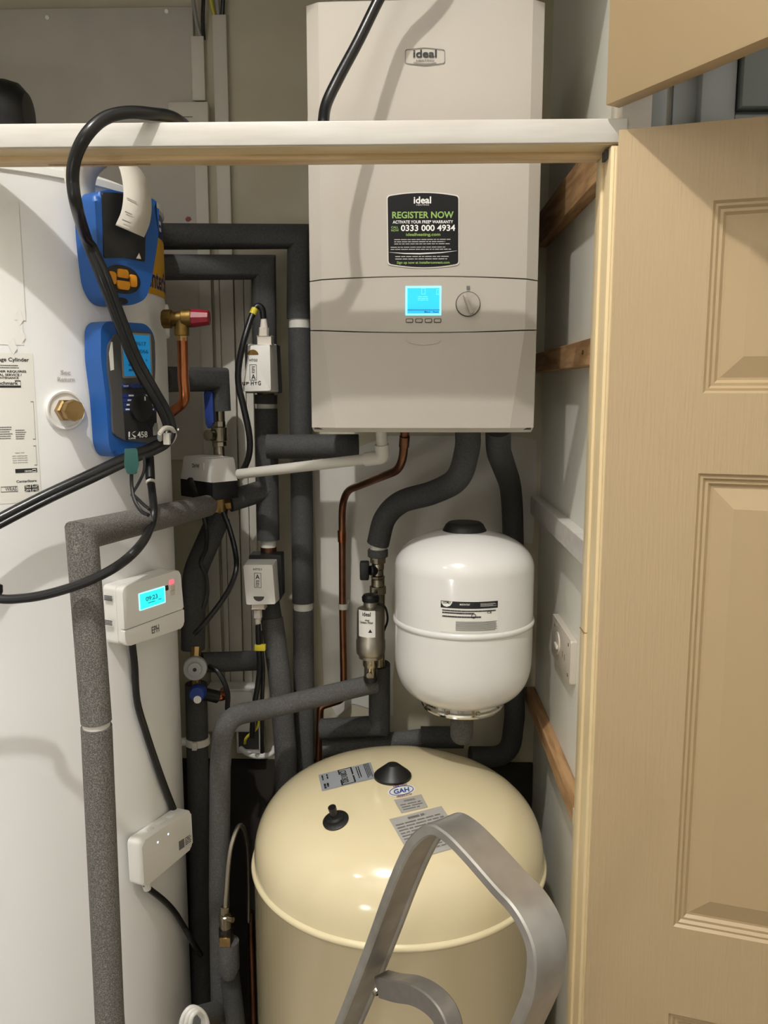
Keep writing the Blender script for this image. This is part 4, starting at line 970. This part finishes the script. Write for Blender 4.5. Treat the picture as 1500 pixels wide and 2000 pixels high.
for k, (xs, m_, lb_) in enumerate((((394, 384, 372), 'cable_grey', 'grey cable rising from the short upper trunking'), ((398, 396, 398), 'cable_black', 'dark cable rising from the short upper trunking'), ((420, 412, 404), 'cable_yellow', 'yellow-green earth cable fanning out of the tall trunking'), ((427, 424, 420), 'cable_grey', 'grey cable left of the trunking top beside the yellow-green one'), ((434, 436, 440), 'cable_black', 'dark cable at the right of the tall trunking top'))):
    yb_ = 72 if k < 2 else 30
    solo(MB().tube(smooth(L((xs[0], yb_+6, WY-.008), (xs[1], yb_-30, WY-.02), (xs[2], yb_-110, WY-.03), (xs[2]-4, -80, WY-.01)), 5), 0.004, 8), 'cable', m_, lb_, 'cable')
# round black duct on top of the cylinder, far left
dp = P(-40, 222, 1.52)
t = thing('air_duct', 'black rounded duct end above the cylinder at the far left', 'duct', dp)
MB().lathe([(0, -.12), (.055, -.12), (.056, .05), (.05, .072), (.035, .085), (0, .088)], axis_m(dp, V((1, 0.1, 0))), 32).build('duct_body', 'rubber_black', t)

# ---- valve actuator boxes
def zq(pl, pts): return [pl.uv(*p) for p in pts]
def actuator(label, front, side, dark, word, wordbox, indent, Y, loc):
    t = thing('valve_actuator', label, 'actuator', loc); return t
ap = Pl((0, 1.60, 0), (1, 0, 0))
h2 = thing('valve_actuator', 'white actuator box marked HTG2 with handwriting, upper of the two heating valve boxes', 'actuator', P(505, 765, 1.68))
MB().prism(rpoly(zq(Pl((0, 1.655, 0), (1, 0, 0)), [(478, 672), (540, 672), (545, 768), (480, 768)]), .003), -0.045, 0, Pl((0, 1.655, 0), (1, 0, 0)).m, .001).build('base', 'plastic_black', h2)
fr = zq(ap, [(487, 675), (527, 673), (529, 763), (473, 764)]); bk = zq(Pl((0, 1.655, 0), (1, 0, 0)), [(484, 672), (540, 672), (544, 766), (482, 766)])
MB().prism(rpoly(bk, .003), 0, 0.055, Pl((0, 1.655, 0), (1, 0, 0)).m, .0015, 2, rpoly(fr, .003)).build('cover', 'plastic_white', h2)
c_ = ap.uv(494, 693); r_ = ap.uv(505, 693)[0]-c_[0]
MB().prism([(c_[0]-r_, c_[1]), (c_[0]+r_, c_[1])]+[(c_[0]+r_*math.cos(a*math.pi/12), c_[1]+r_*.9*math.sin(a*math.pi/12)) for a in range(1, 12)], -.004, .0006, ap.m).build('indicator', 'brass_dull', h2)
m = MB(); ap.txt(m, 'HTG2', 487, 701, 503, 706)
a = ap.box(488, 712, 501, 743); m.frame(a[0], a[1], a[2], a[3], .0008, .0005, ap.m); ap.txt(m, 'A', 491, 731, 499, 741); ap.bars(m, 492, 715, 498, 729, 5, .0005, ragged=.1)
for i, (ch, xa) in enumerate((('u', 473.5), ('F', 481), ('H', 490), ('T', 497), ('G', 504))): ap.txt(m, ch, xa, 746-(2 if i in (2, 4) else 0), xa+5.6, 752.5-(i % 2), .0007)
m.build('lettering', 'print_black', h2)
gl = MB().box(ap.pt(502, 673, -.03), ap.pt(529, 656, -.004), None, .0015); gl.cyl(P(515, 657, 1.615), P(515.5, 640, 1.615), .0095, n=8); gl.cyl(P(515.5, 640, 1.615), P(515, 619, 1.615), .0075, .005, n=16); gl.build('cable_gland', 'plastic_white_warm', h2)
h1 = thing('valve_actuator', 'white actuator box marked HTG1, lower of the two heating valve boxes', 'actuator', P(508, 1182, 1.68))
p1 = Pl((0, 1.66, 0), (1, 0, 0))
MB().prism(rpoly(zq(p1, [(486, 1084), (549, 1084), (551, 1166), (543, 1180), (486, 1180)]), .003), -.04, 0, p1.m, .001).build('base', 'plastic_black', h1)
fr = zq(ap, [(475, 1104), (532, 1103), (538, 1180), (481, 1181)]); bk = zq(p1, [(484, 1092), (541, 1092), (546, 1172), (487, 1175)])
MB().prism(rpoly(bk, .003), 0, .06, p1.m, .0015, 2, rpoly(fr, .003)).build('cover', 'plastic_white', h1)
m = MB(); ap.txt(m, 'HTG1', 495, 1110, 511, 1114); a = ap.box(497, 1119, 510, 1148); m.frame(a[0], a[1], a[2], a[3], .0008, .0005, ap.m); ap.txt(m, 'A', 499, 1122, 507, 1131); ap.bars(m, 500, 1133, 507, 1146, 5, .0005, ragged=.1)
m.build('lettering', 'print_black', h1)
c_ = ap.uv(505.5, 1165); r_ = ap.uv(516, 1165)[0]-c_[0]
MB().prism([(c_[0]+r_, c_[1]), (c_[0]-r_, c_[1])]+[(c_[0]+r_*math.cos(a*math.pi/12), c_[1]+r_*.9*math.sin(a*math.pi/12)) for a in range(13, 24)], -.004, .0006, ap.m).build('indicator', 'outline_dark', h1)
gl = MB().box(ap.pt(490, 1192, -.034), ap.pt(515, 1180, -.008), None, .0015); gl.cyl(P(503, 1190, 1.622), P(503.5, 1206, 1.622), .0088, n=8); gl.cyl(P(503.5, 1205, 1.622), P(504, 1222, 1.622), .006, .0052, n=16); gl.build('cable_gland', 'plastic_white_warm', h1)
# DHW box, seen on its corner
FI = R_(42); pc_ = P(415, 944, 1.57); fl = Pl(pc_, (math.cos(FI), -math.sin(FI), 0)); fr_ = Pl(pc_, (math.sin(FI), math.cos(FI), 0))
la = -fl.uv(352, 938)[0]; lb2 = fr_.uv(465, 930)[0]; hz = fl.uv(415, 905)[1]; lz = fl.uv(415, 978)[1]
ex, ey = fl.m.col[0].to_3d(), -fl.m.col[2].to_3d()      # along the left face (to the right), and into depth
mD = M(((ex.x, ey.x, 0, pc_.x), (ex.y, ey.y, 0, pc_.y), (0, 0, 1, pc_.z), (0, 0, 0, 1)))
dh = thing('valve_actuator', 'white and black actuator box marked DHW, turned on its corner beside the cylinder', 'actuator', P(410, 975, 1.62))
MB().box((-la, 0, lz), (0, lb2, 0.002), mD, .0015).build('base', 'plastic_black', dh)
fo = [(-la, 0), (0, 0), (0, lb2), (-la, lb2)]; t_ = [(-la+.004, .006), (-.003, .004), (-.004, lb2-.004), (-la+.004, lb2-.004)]
MB().prism(rpoly(fo, .003), 0.001, hz+0.008, mD, .004, 3, rpoly(t_, .004)).build('cover', 'plastic_white', dh)
MB().prism(circ2(-la*.45, lb2*.55, .024, 32), hz+.004, hz+.0095, mD, .001).build('knob', 'plastic_white', dh)
md_ = mD @ M(((1, 0, 0, 0), (0, 0, -1, 0.0022), (0, 1, 0, 0), (0, 0, 0, 1)))
def duv(px, py): return fl.uv(px, py)
a0_, a1_ = duv(372, 914), duv(394, 905)
MB().prism(rect(a0_[0]-.001, a0_[1]-.001, a1_[0]+.004, a1_[1]+.001), -.0015, .0012, md_).build('label', 'plastic_white', dh)
m = MB().text('DHW', duv(375, 913)[0], duv(375, 913)[1], duv(389, 913)[0], duv(389, 907)[1], .0016, md_); m.build('lettering', 'print_black', dh)
a0_, a1_ = duv(388, 968), duv(408, 951)
m = MB().prism(rect(a0_[0], a0_[1], a1_[0], a1_[1]), -.003, -.0016, md_); m.build('rating_sticker', 'sticker_bluegrey', dh)
m = MB().bars(a0_[0]+.003, a0_[1]+.003, a1_[0]-.004, a1_[1]-.003, 4, -.0012, md_, fill=.6, ragged=.05); m.build('fine_print', 'print_black', dh)
MB().cyl(fl.pt(375, 940, -.004), fl.pt(374, 938, .008), .0065, n=16, bev=.002).build('cable_boot', 'rubber_black', dh)

# ---- cables of the actuators
c1 = smooth(L((515, 622, 1.615), (512, 604, 1.612), (503, 598, 1.61), (494, 612, 1.605), (478, 660, 1.585), (467, 710, 1.58), (466, 750, 1.58), (477, 800, 1.58), (487, 850, 1.58), (487, 885, 1.60), (478, 912, 1.61), (462, 934, 1.62)), 6)
t = thing('cable', 'black cable from the top of the HTG2 box down to the DHW box', 'cable', c1[0]); MB().tube(c1, .0062, 12).build('sheath', 'cable_black', t)
MB().cyl(P(498, 603, 1.608), P(493, 614, 1.604), .0068, n=12).build('marker', 'tag_yellow', t)
c2 = smooth(L((374, 939, 1.60), (380, 955, 1.575), (392, 985, 1.585), (402, 1030, 1.585), (402, 1070, 1.565), (392, 1098, 1.545), (402, 1125, 1.545), (404, 1160, 1.54), (397, 1188, 1.54)), 6)
solo(MB().tube(c2, .0045, 10), 'cable', 'cable_black', 'thin black cable hanging from the front of the DHW box', 'cable')
c3 = smooth(L((436, 1000, 1.61), (449, 1035, 1.60), (460, 1080, 1.58), (461, 1115, 1.55), (448, 1150, 1.55), (425, 1185, 1.55), (397, 1220, 1.54), (380, 1238, 1.54)), 6)
solo(MB().tube(c3, .0052, 10), 'cable', 'cable_black', 'thicker black cable bowing out to the right below the DHW box', 'cable')
c4 = smooth(L((504, 1218, 1.622), (505, 1260, 1.62), (507, 1300, 1.62), (503, 1340, 1.62), (495, 1390, 1.62), (492, 1440, 1.63)), 6)
t = thing('cable', 'black cable with a yellow marker hanging below the HTG1 box', 'cable', c4[0]); MB().tube(c4, .0055, 10).build('sheath', 'cable_black', t)
c5 = smooth(L((508, 1232, 1.628), (511, 1270, 1.625), (514, 1310, 1.625), (512, 1370, 1.63), (512, 1470, 1.64)), 6); MB().tube(c5, .0042, 8).build('core', 'cable_black', t)
p = P(508, 1265, 1.615); MB().box(p+V((-.011, -.004, -.006)), p+V((.011, .008, .006)), None, .001).build('marker', 'tag_yellow', t)
c6 = smooth(L((408, 1300, 1.56), (428, 1315, 1.55), (444, 1350, 1.55), (444, 1385, 1.56)), 6); solo(MB().tube(c6, .005, 10), 'cable', 'cable_black', 'short black cable curling right from behind the grey dial', 'cable')
c7 = smooth(L((505, 1395, 1.64), (503, 1420, 1.64), (482, 1440, 1.64), (478, 1452, 1.65)), 6); solo(MB().tube(c7, .003, 8), 'cable', 'cable_yellow', 'thin yellow-green cable behind the curving grey foam pipe', 'cable')
# white boxes low on the back wall
w1 = thing('switch_box', 'white switch box on the back wall behind the curving grey pipe', 'switch', P(470, 1430, 1.78))
a, b = P(404, 1430, 1.74), P(497, 1346, 1.74); MB().box((a.x, 1.74, a.z), (b.x, WY, b.z), None, .003).build('box_body', 'plastic_white', w1); MB().box((a.x+.004, 1.735, a.z+.004), (b.x-.004, 1.741, b.z-.004), None, .002).build('face_plate', 'plastic_white', w1)
w2 = thing('socket_box', 'white back box with an open dark front lower on the back wall', 'socket', P(490, 1490, 1.78))
a, b = P(462, 1472, 1.75), P(510, 1402, 1.75); MB().box((a.x, 1.75, a.z), (b.x, WY, b.z), None, .003).build('box_body', 'plastic_white', w2); MB().box((a.x+.006, 1.748, a.z+.012), (b.x-.006, 1.752, b.z-.004)).build('recess', 'boiler_dark', w2)
c8 = smooth(L((470, 1462, 1.70), (484, 1472, 1.68), (505, 1477, 1.67), (530, 1472, 1.68), (536, 1460, 1.70)), 6); solo(MB().tube(c8, .0058, 10), 'cable', 'cable_white', 'white cable loop sagging below the white back box', 'cable')

# ================================================================== THINGS HUNG ON THE CYLINDER
def cfr(px, py, off):
    q = PC(px, py, CR+off); n = V((q.x-CX, q.y-CY, 0)).normalized(); return Pl(q, V((0, 0, 1)).cross(n))
def bil(pl, quad):
    c = [pl.uv(*p) for p in quad]
    return lambda v: V((*[(1-v.y)*((1-v.x)*c[0][k]+v.x*c[1][k])+v.y*((1-v.x)*c[3][k]+v.x*c[2][k]) for k in (0, 1)], v.z))
def qtext(mb, pl, st, quad, z): f = bil(pl, quad); return mb.text(st, 0, -1, 1, 0, z, pl.m, lambda v: f(V((v.x, -v.y, v.z))))
def qbars(mb, pl, quad, rows, z, **k): f = bil(pl, quad); return mb.bars(0, -1, 1, 0, rows, z, pl.m, lambda v: f(V((v.x, -v.y, v.z))), **k)
# printer
pp_ = cfr(245, 480, 0.046)
prn = thing('test_printer', 'blue handheld printer with orange buttons, higher of the two blue instruments', 'printer', pp_.pt(245, 598, -.05))
o1 = pp_.uvs((184, 376), (215, 370), (300, 388), (311, 400), (309, 470), (294, 560), (284, 585), (255, 598), (220, 594), (200, 560), (190, 480))
MB().prism(rpoly(o1, [.012, .01, .01, .01, .02, .02, .02, .02, .02, .02, .02]), -.044, 0, pp_.m, .010, 4).build('body', 'rubber_blue', prn)
o2 = pp_.uvs((198, 376), (226, 376), (284, 386), (282, 512), (262, 507), (240, 503), (202, 504))
MB().prism(rpoly(o2, .003), -.01, .0015, pp_.m, .001).build('paper_door', 'tester_black', prn)
m = MB(); g = pp_.uvs((264, 505), (270, 494), (274, 506)); m.flat([g[0], g[2], g[1]], .002, pp_.m); m.build('warning_mark', 'label_cream', prn)
cx_, cy_ = pp_.uv(238, 546); sc_ = pp_.uv(269, 546)[0]-cx_
MB().prism(circ2(cx_, cy_, sc_*1.14, 36, sc_*.66), -.004, .0015, pp_.m, .001).build('keypad', 'tester_black', prn)
for (dx, dy, wx, hy) in ((0, .27, .36, .2), (0, -.27, .42, .2), (-.64, 0, .2, .3), (.64, 0, .2, .3)):
    if wx > .3: o_ = [(-wx, -hy), (wx, -hy), (wx*.85, hy), (-wx*.85, hy)] if dy > 0 else [(-wx*.8, -hy), (wx*.8, -hy), (wx, hy), (-wx, hy)]
    else: o_ = [(-wx, -hy), (wx, -hy*.9), (wx, hy*.9), (-wx, hy)]
    MB().prism(rpoly([(cx_+sc_*(dx+x), cy_+sc_*(dy+y)) for x, y in o_], .003), 0, .004, pp_.m, .001).build('button', 'button_orange', prn)
g = pp_.uv(238, 588); MB().prism(circ2(g[0], g[1], sc_*.36, 20, sc_*.16), -.004, .0008, pp_.m).build('port', 'plastic_black', prn)
# the paper curls up out of the printer, over and down in front
path = [((192, 392), -.028), ((186, 352), -.032), ((190, 320), -.027), ((210, 300), -.012), ((232, 308), .004), ((246, 340), .014), ((250, 385), .020), ((246, 425), .021), ((238, 454), .017)]
cen = smooth([V((*pp_.uv(*a), z)) for a, z in path], 6); hw = 0.0275; vs = []; fs = []
for i, p in enumerate(cen):
    tw = i/(len(cen)-1); d = V((math.cos(.22-.35*tw), -.16, .0)).normalized()*hw; vs += [p-d, p+d]
for i in range(len(cen)-1): fs.append((2*i, 2*i+1, 2*i+3, 2*i+2))
m = MB().faces(vs, fs, pp_.m); po = m.build('paper_strip', 'paper_warm', prn, ang=60)
md2 = po.modifiers.new('thick', 'SOLIDIFY'); md2.thickness = 0.0003
m = MB()
for i, wd in ((38, .7), (42, .5), (45, .6)):
    p = cen[i]; q = cen[min(i+1, len(cen)-1)]; dn = (q-p).normalized(); d = V((math.cos(.22-.35*i/len(cen)), -.16, 0)).normalized()
    n_ = V((0, 0, .0012)); m.faces([p-d*hw*.8+n_, p-d*hw*.8+d*hw*wd+n_, p-d*hw*.8+d*hw*wd+dn*.0018+n_, p-d*hw*.8+dn*.0018+n_], [(3, 2, 1, 0)], pp_.m)
m.build('print_line', 'print_faint', po)
# gas analyser
pa = cfr(252, 760, 0.036)
an = thing('gas_analyser', 'blue and grey handheld gas analyser with a lit screen, marked 458, below the printer', 'gas analyser', pa.pt(255, 893, -.04))
o1 = pa.uvs((197, 640), (208, 627), (285, 632), (301, 652), (304, 700), (300, 780), (308, 850), (306, 884), (288, 893), (224, 893), (213, 872), (207, 780), (197, 700))
MB().prism(rpoly(o1, .012), -.0345, 0, pa.m, .008, 4).build('boot', 'rubber_blue', an)
o2 = pa.uvs((208, 676), (222, 652), (240, 646), (292, 648), (299, 664), (300, 720), (297, 780), (303, 850), (298, 866), (240, 860), (218, 848), (215, 770), (208, 720))
MB().prism(rpoly(o2, .006), -.006, .004, pa.m, .002).build('case', 'tester_grey', an)
sq = [(231, 649), (290, 652), (294, 736), (236, 739)]
MB().prism(rpoly(pa.uvs(*sq), .003), 0, .0048, pa.m, .0006).build('screen_frame', 'tester_frame', an)
s2 = [(234, 653), (287, 655.5), (290.5, 732), (239, 735)]
MB().prism(rpoly(pa.uvs(*s2), .002), .004, .0051, pa.m).build('screen', 'screen_tester', an)
m = MB(); qtext(m, pa, '0.9617', [(252, 667), (280, 668), (281, 676), (253, 675)], .0055); qtext(m, pa, '0.0066', [(254, 682), (284, 683), (285, 691), (255, 690)], .0055); qbars(m, pa, [(245, 698), (286, 699), (288, 728), (247, 728)], 3, .0055, fill=.4, ragged=.4, seed=3); m.build('screen_text', 'screen_dark', an)
MB().prism(rpoly(pa.uvs((234, 757), (300, 757), (303, 852), (241, 860)), .003), 0, .0046, pa.m, .0005).build('face_panel', 'print_black', an)
for q_ in (((233, 750), (247, 750), (248, 758), (234, 758)), ((251, 750), (266, 750), (267, 758), (252, 758)), ((269, 750), (284, 750), (285, 758), (270, 758))):
    MB().prism(rpoly(pa.uvs(*q_), .003), .003, .0062, pa.m, .0006).build('button', 'tester_navy', an)
for k in range(4):
    MB().prism(pa.uvs((235+k*.6, 769+k*9), (258+k, 769+k*9), (259+k, 776.5+k*9), (236+k*.6, 776.5+k*9)), .004, .005, pa.m).build('scale_field', 'tester_navy', an)
    MB().prism(pa.uvs((276, 769+k*9), (299, 769+k*9), (300, 776.5+k*9), (277, 776.5+k*9)), .004, .005, pa.m).build('scale_field', 'tester_navy', an)
m = MB()
for k in range(4):
    qbars(m, pa, [(246+k*.2-k*2, 770+k*9), (256-k*2, 770+k*9), (256-k*2, 775+k*9), (246-k*2, 775+k*9)], 1, .0056, fill=.6, ragged=0); qbars(m, pa, [(279+k*2, 770+k*9), (290+k*2, 770+k*9), (290+k*2, 775+k*9), (279+k*2, 775+k*9)], 1, .0056, fill=.6, ragged=0)
qtext(m, pa, '458', [(263, 843), (283, 842), (283.5, 854), (264, 855)], .0054); qtext(m, pa, 'KANE', [(246, 855), (260, 854), (260.5, 857), (246.5, 858)], .0054)
for tri in (((252, 847), (261, 842), (257, 842.5)), ((252, 847), (262, 853), (257, 853.5)), ((246, 843), (249, 843), (249, 853.5), (246, 853.5))): m.flat(pa.uvs(*tri), .0054, pa.m)
qtext(m, pa, 'ON/OFF', [(235, 752.5), (245, 752.5), (245.5, 755.5), (235.5, 755.5)], .0066)
m.build('lettering', 'print_white', an)
dc = pa.uv(268, 797); dr = pa.uv(287.5, 797)[0]-dc[0]
dd = MB().prism(circ2(dc[0], dc[1], dr, 40), .003, .012, pa.m, .002); dd = dd.build('dial', 'tester_black', an)
MB().box((dc[0]+dr*.2, dc[1]+dr*.55, .012), (dc[0]+dr*.3, dc[1]+dr*.85, .0126), pa.m).build('pointer', 'print_white', dd)
MB().prism(pa.uvs((209, 690), (213, 668), (216, 668), (219, 722), (212, 724)), .0, .0042, pa.m).build('side_sticker', 'label_cream', an)
MB().prism(rpoly(pa.uvs((294, 835), (298, 826), (303, 826), (305, 848), (295, 851)), .002), .003, .0058, pa.m).build('side_clip', 'tester_frame', an)

# programmer
pe = cfr(292, 1188, 0.040)
ep = thing('heating_programmer', 'white heating programmer with a glowing cyan clock on the cylinder side', 'programmer', pe.pt(300, 1250, -.04))
fo = pe.uvs((239, 1147), (352, 1112), (360, 1225), (246, 1264))
cx0 = sum(p[0] for p in fo)/4; cy0 = sum(p[1] for p in fo)/4
MB().prism(rpoly([(cx0+(x-cx0)*.99, cy0+(y-cy0)*.985) for x, y in fo], .008), -.041, -.016, pe.m, .002).build('back_plate', 'plastic_white', ep)
MB().prism(rpoly([(cx0+(x-cx0)*.97, cy0+(y-cy0)*.97) for x, y in fo], .008), -.018, -.004, pe.m).build('case', 'plastic_white', ep)
MB().prism(rpoly(pe.uvs((239, 1147), (352, 1112), (358.8, 1188), (243.2, 1231)), [.010, .010, .002, .002]), -.008, 0, pe.m, .002).build('front_cover', 'plastic_white', ep)
MB().prism(rpoly(pe.uvs((243.3, 1232.3), (358.9, 1189.3), (360, 1225), (246, 1264)), [.002, .002, .010, .010]), -.008, .0005, pe.m, .002).build('flap', 'plastic_white', ep)
sq = [(270, 1159.5), (321.5, 1144), (323, 1176.5), (272, 1193.5)]
MB().prism(rpoly(pe.uvs(*sq), .002), -.002, .0008, pe.m).build('screen_edge', 'screen_cyan_edge', ep)
s2 = [(272, 1161), (319.5, 1147), (321, 1175), (274, 1191)]; MB().prism(pe.uvs(*s2), 0, .001, pe.m).build('screen', 'screen_cyan', ep)
m = MB(); qtext(m, pe, '09:23', [(283, 1166), (306, 1159), (307, 1168), (284, 1175)], .0014); qbars(m, pe, [(288, 1176), (302, 1172), (302, 1175), (288, 1179)], 1, .0014); qbars(m, pe, [(308, 1169), (315, 1167), (315, 1170), (308, 1172)], 1, .0014); m.build('screen_digits', 'screen_digit', ep)
MB().prism(rpoly(pe.uvs((322.5, 1144), (328, 1142.5), (329, 1152), (323, 1154)), .0015), -.001, .0006, pe.m).build('sensor', 'tester_black', ep)
MB().prism(rpoly(pe.uvs((330, 1134), (339, 1131), (339.5, 1139), (330.5, 1142)), .001), -.001, .0008, pe.m).build('indicator_light', 'led_red', ep)
for yy in (1144, 1154): MB().prism(rpoly(pe.uvs((332, yy+.5), (340, yy-2), (340.5, yy+15-yy+1154-(1144 if yy == 1144 else 1154)+yy-1154+(-7 if yy == 1144 else 0)), (332.5, yy+10)), .001) if False else rpoly(pe.uvs((332, yy+.5), (340, yy-2), (340.4, yy+7), (332.4, yy+9.5)), .001), -.001, .0016, pe.m, .0005).build('button', 'plastic_white_warm', ep)
m = MB(); qtext(m, pe, 'EPH', [(295, 1224.5), (309.5, 1219), (310.5, 1233), (296, 1238)], .001); m.build('lettering', 'print_grey', ep)
m = MB()
for k in range(8): q_ = pe.uv(238, 1168+k*2.6+(38 if k > 3 else 0)); m.box((q_[0]-.001, q_[1]-.0006, -.036), (q_[0]+.0, q_[1]+.0006, -.02), pe.m)
m.build('vent', 'boiler_dark', ep)
cb = smooth([PC(258, 1255, CR+.012)]+[PC(x, y, CR+.008) for x, y in ((263, 1300), (268, 1370), (285, 1430), (305, 1490), (325, 1545), (341, 1585))], 6)
solo(MB().tube(cb, .0058, 12), 'cable', 'cable_black', 'black cable running from the programmer down to the white hub', 'cable')
# hub
ph = cfr(325, 1655, 0.030)
hb = thing('internet_hub', 'white smart heating hub with two small lights low on the cylinder side', 'hub', ph.pt(325, 1735, -.03))
fo = ph.uvs((277, 1645), (373, 1580), (377, 1655), (282, 1735))
MB().prism(rpoly(fo, .010), -.0295, 0, ph.m, .004, 4).build('case', 'plastic_white', hb)
for px, py in ((308, 1645), (328.5, 1629)):
    q_ = ph.uv(px, py); MB().prism(circ2(q_[0], q_[1], .0016, 12), 0, .0006, ph.m).build('indicator_light', 'led_blue', hb)
m = MB(); qbars(m, ph, [(361, 1636), (373.5, 1627), (374, 1643), (361.5, 1652)], 5, .0006, fill=.45, ragged=.3, seed=6); m.build('fine_print', 'print_black', hb)
MB().prism(ph.uvs((349, 1644), (359, 1637.5), (360, 1654), (350, 1661)), 0, .0005, ph.m).build('sticker', 'print_grey', hb)
u_ = ph.m.col[0].to_3d()
for fx in (.3, .52, .74):
    a = [fo[3][k]*0+fo[0][k]*(1-fx)+fo[1][k]*fx for k in (0, 1)]; MB().box((a[0]-.010, a[1]-.002, -.022), (a[0]+.008, a[1]+.0015, -.012), ph.m, .001).build('button', 'plastic_white', hb)
cc_ = ph.pt(299, 1722, -.015); c9 = smooth([cc_, ph.pt(302, 1736, -.016), PC(318, 1757, CR+.012), PC(340, 1780, CR+.010), PC(358, 1808, CR+.010), P(375, 1838, 1.42), P(392, 1865, 1.5)], 6)
t = thing('cable', 'black lead with a white plug hanging from the bottom of the white hub', 'cable', cc_); MB().tube(c9, .0052, 12).build('sheath', 'cable_black', t); MB().cyl(ph.pt(299.5, 1724, -.015), ph.pt(303, 1741, -.016), .0078, .0065, n=16, bev=.001).build('plug', 'plastic_white', t)

# white coiled leads at the foot of the cylinder
for k, (dx, lb_) in enumerate(((0, 'white cable loop at the bottom edge of the view, outermost of three'), (9, 'white cable loop at the bottom edge of the view, middle one'), (17, 'white cable loop at the bottom edge of the view, innermost one'))):
    cw_ = smooth(L((352+dx, 2030, 1.25), (356+dx, 1990, 1.25), (372+dx*.7, 1968+dx*.5, 1.26), (392, 1974+dx*.5, 1.27), (404-dx*.4, 1995, 1.28), (408-dx, 2040, 1.28)), 6)
    solo(MB().tube(cw_, .0042, 10), 'cable', 'cable_white', lb_, 'cable')

# ================================================================== BLACK HOSES
def HC(px, py, off): return PC(px, py, CR+off)
ha = smooth(L((900, -420, 1.20), (835, -200, 1.22), (775, -60, 1.245), (742, -5, 1.24), (700, 80, 1.225), (660, 155, 1.205), (637, 205, 1.19), (631, 245, 1.165)), 6)
hb_ = [V((P(590, 236, 1.16).x, 1.162, zt-0.014)), V((P(500, 236, 1.16).x, 1.163, zt-0.013)), V((P(400, 236, 1.16).x, 1.150, zt+0.001))]
hc = L((340, 231, 1.11), (300, 223, 1.08), (250, 220, 1.055))+[P(205, 231, 1.035), P(170, 262, 1.02)]+[P(148, 305, 1.03), P(142, 350, 1.04), P(150, 405, 1.06), HC(170, 470, .066), HC(200, 545, .066), HC(232, 630, .064), HC(262, 705, .062), HC(295, 765, .070), HC(318, 805, .075), HC(328, 835, .075), HC(322, 858, .075), HC(300, 872, .068), HC(250, 892, .060), HC(180, 925, .052), HC(100, 962, .048), HC(40, 992, .048), HC(-30, 1028, .055), HC(-120, 1070, .07), V((-0.93, 0.98, 1.12)), V((-1.08, 0.88, 0.80)), V((-1.16, 0.80, 0.35)), V((-1.20, 0.72, 0.02))]
full = ha+smooth([ha[-1]]+hb_+hc, 6)[1:]
hs = thing('sample_hose', 'thick black twin hose draped over the transom and looping in front of the instruments', 'hose', hc[0])
MB().tube(full, .0078, 14).build('hose_core', 'hose_black', hs, ang=60)
low = smooth(hc[6:], 6); off = []
for i, p in enumerate(low):
    a = low[max(i-1, 0)]; b = low[min(i+1, len(low)-1)]; t_ = (b-a).normalized(); sd = t_.cross(fw).normalized(); k = min(i/18, 1); off.append(p+sd*.0085*k-fw*.002*k)
MB().tube(off, .0052, 12).build('hose_tube', 'hose_black', hs, ang=60)
m = MB().tube(smooth([HC(x, y, o_) for x, y, o_ in ((312, 846, .088), (322, 836, .092), (336, 838, .09), (341, 852, .08), (331, 866, .066), (315, 864, .07), (312, 846, .088))], 5), .0035, 8)
p = HC(326, 857, .089); m.box(p-V((.005, .004, .009)), p+V((.005, .004, .009)), None, .001); m.build('clip', 'tie_white', hs)
p = P(347, 839, 1.25); MB().cyl(p, p+V((.002, 0, 0)), .0016, n=8).build('clip_tip', 'tie_white', hs)
# lead from the analyser
le = thing('analyser_lead', 'black lead hanging from the analyser and looping left in front of the foam pipe', 'cable', P(294, 900, 1.1))
LD = lambda px, py, o_: (lambda q: q if q.y < YA-0.036 or px > 280 else P(px, py, YA-0.036))(HC(px, py, o_))
lc = smooth([LD(*q_) for q_ in ((292, 884, .02), (292, 920, .03), (297, 960, .05), (300, 1000, .075), (292, 1035, .095), (268, 1072, .105), (225, 1108, .108), (165, 1138, .108), (95, 1160, .105), (40, 1169, .105), (-5, 1169, .105), (-60, 1155, .105))]+[V((-0.86, 0.93, 1.20)), V((-1.0, 0.85, 0.95)), V((-1.10, 0.74, 0.45)), V((-1.12, 0.66, 0.02))], 7)
MB().tube(lc, .0062, 12).build('lead_sheath', 'cable_black', le)
MB().cyl(HC(291.5, 892, .022), HC(293.5, 936, .038), .0075, n=14, bev=.001).build('strain_relief', 'rubber_black', le)
MB().cyl(HC(294, 940, .04), HC(294.5, 944, .042), .0074, n=16).build('cable_tie', 'tie_white', le)
gr = thing('probe_plug', 'dark green plug with a thin black wire under the analyser', 'plug', P(257, 900, 1.12))
m = MB().prism(rpoly([(-.008, .022), (.008, .022), (.0095, 0), (.006, -.012), (-.006, -.012), (-.0095, 0)], .002), -.004, .004, basis(P(257, 908, 1.10), (1, 0.3, 0), (0, 0, 1)), .0015); m.build('plug_body', 'green_plug', gr)
MB().tube(smooth(L((257, 912, 1.10), (257, 945, 1.10), (262, 975, 1.09), (276, 998, 1.08), (290, 1006, 1.07)), 6), .0026, 8).build('wire', 'cable_black', gr)
solo(MB().tube(smooth(L((282, 892, 1.12), (281, 920, 1.115), (270, 945, 1.11), (258, 965, 1.10), (262, 968, 1.095), (280, 985, 1.085), (292, 995, 1.07)), 6), .0022, 8), 'wire', 'cable_black', 'thin black wire looping beside the green plug under the analyser', 'wire')
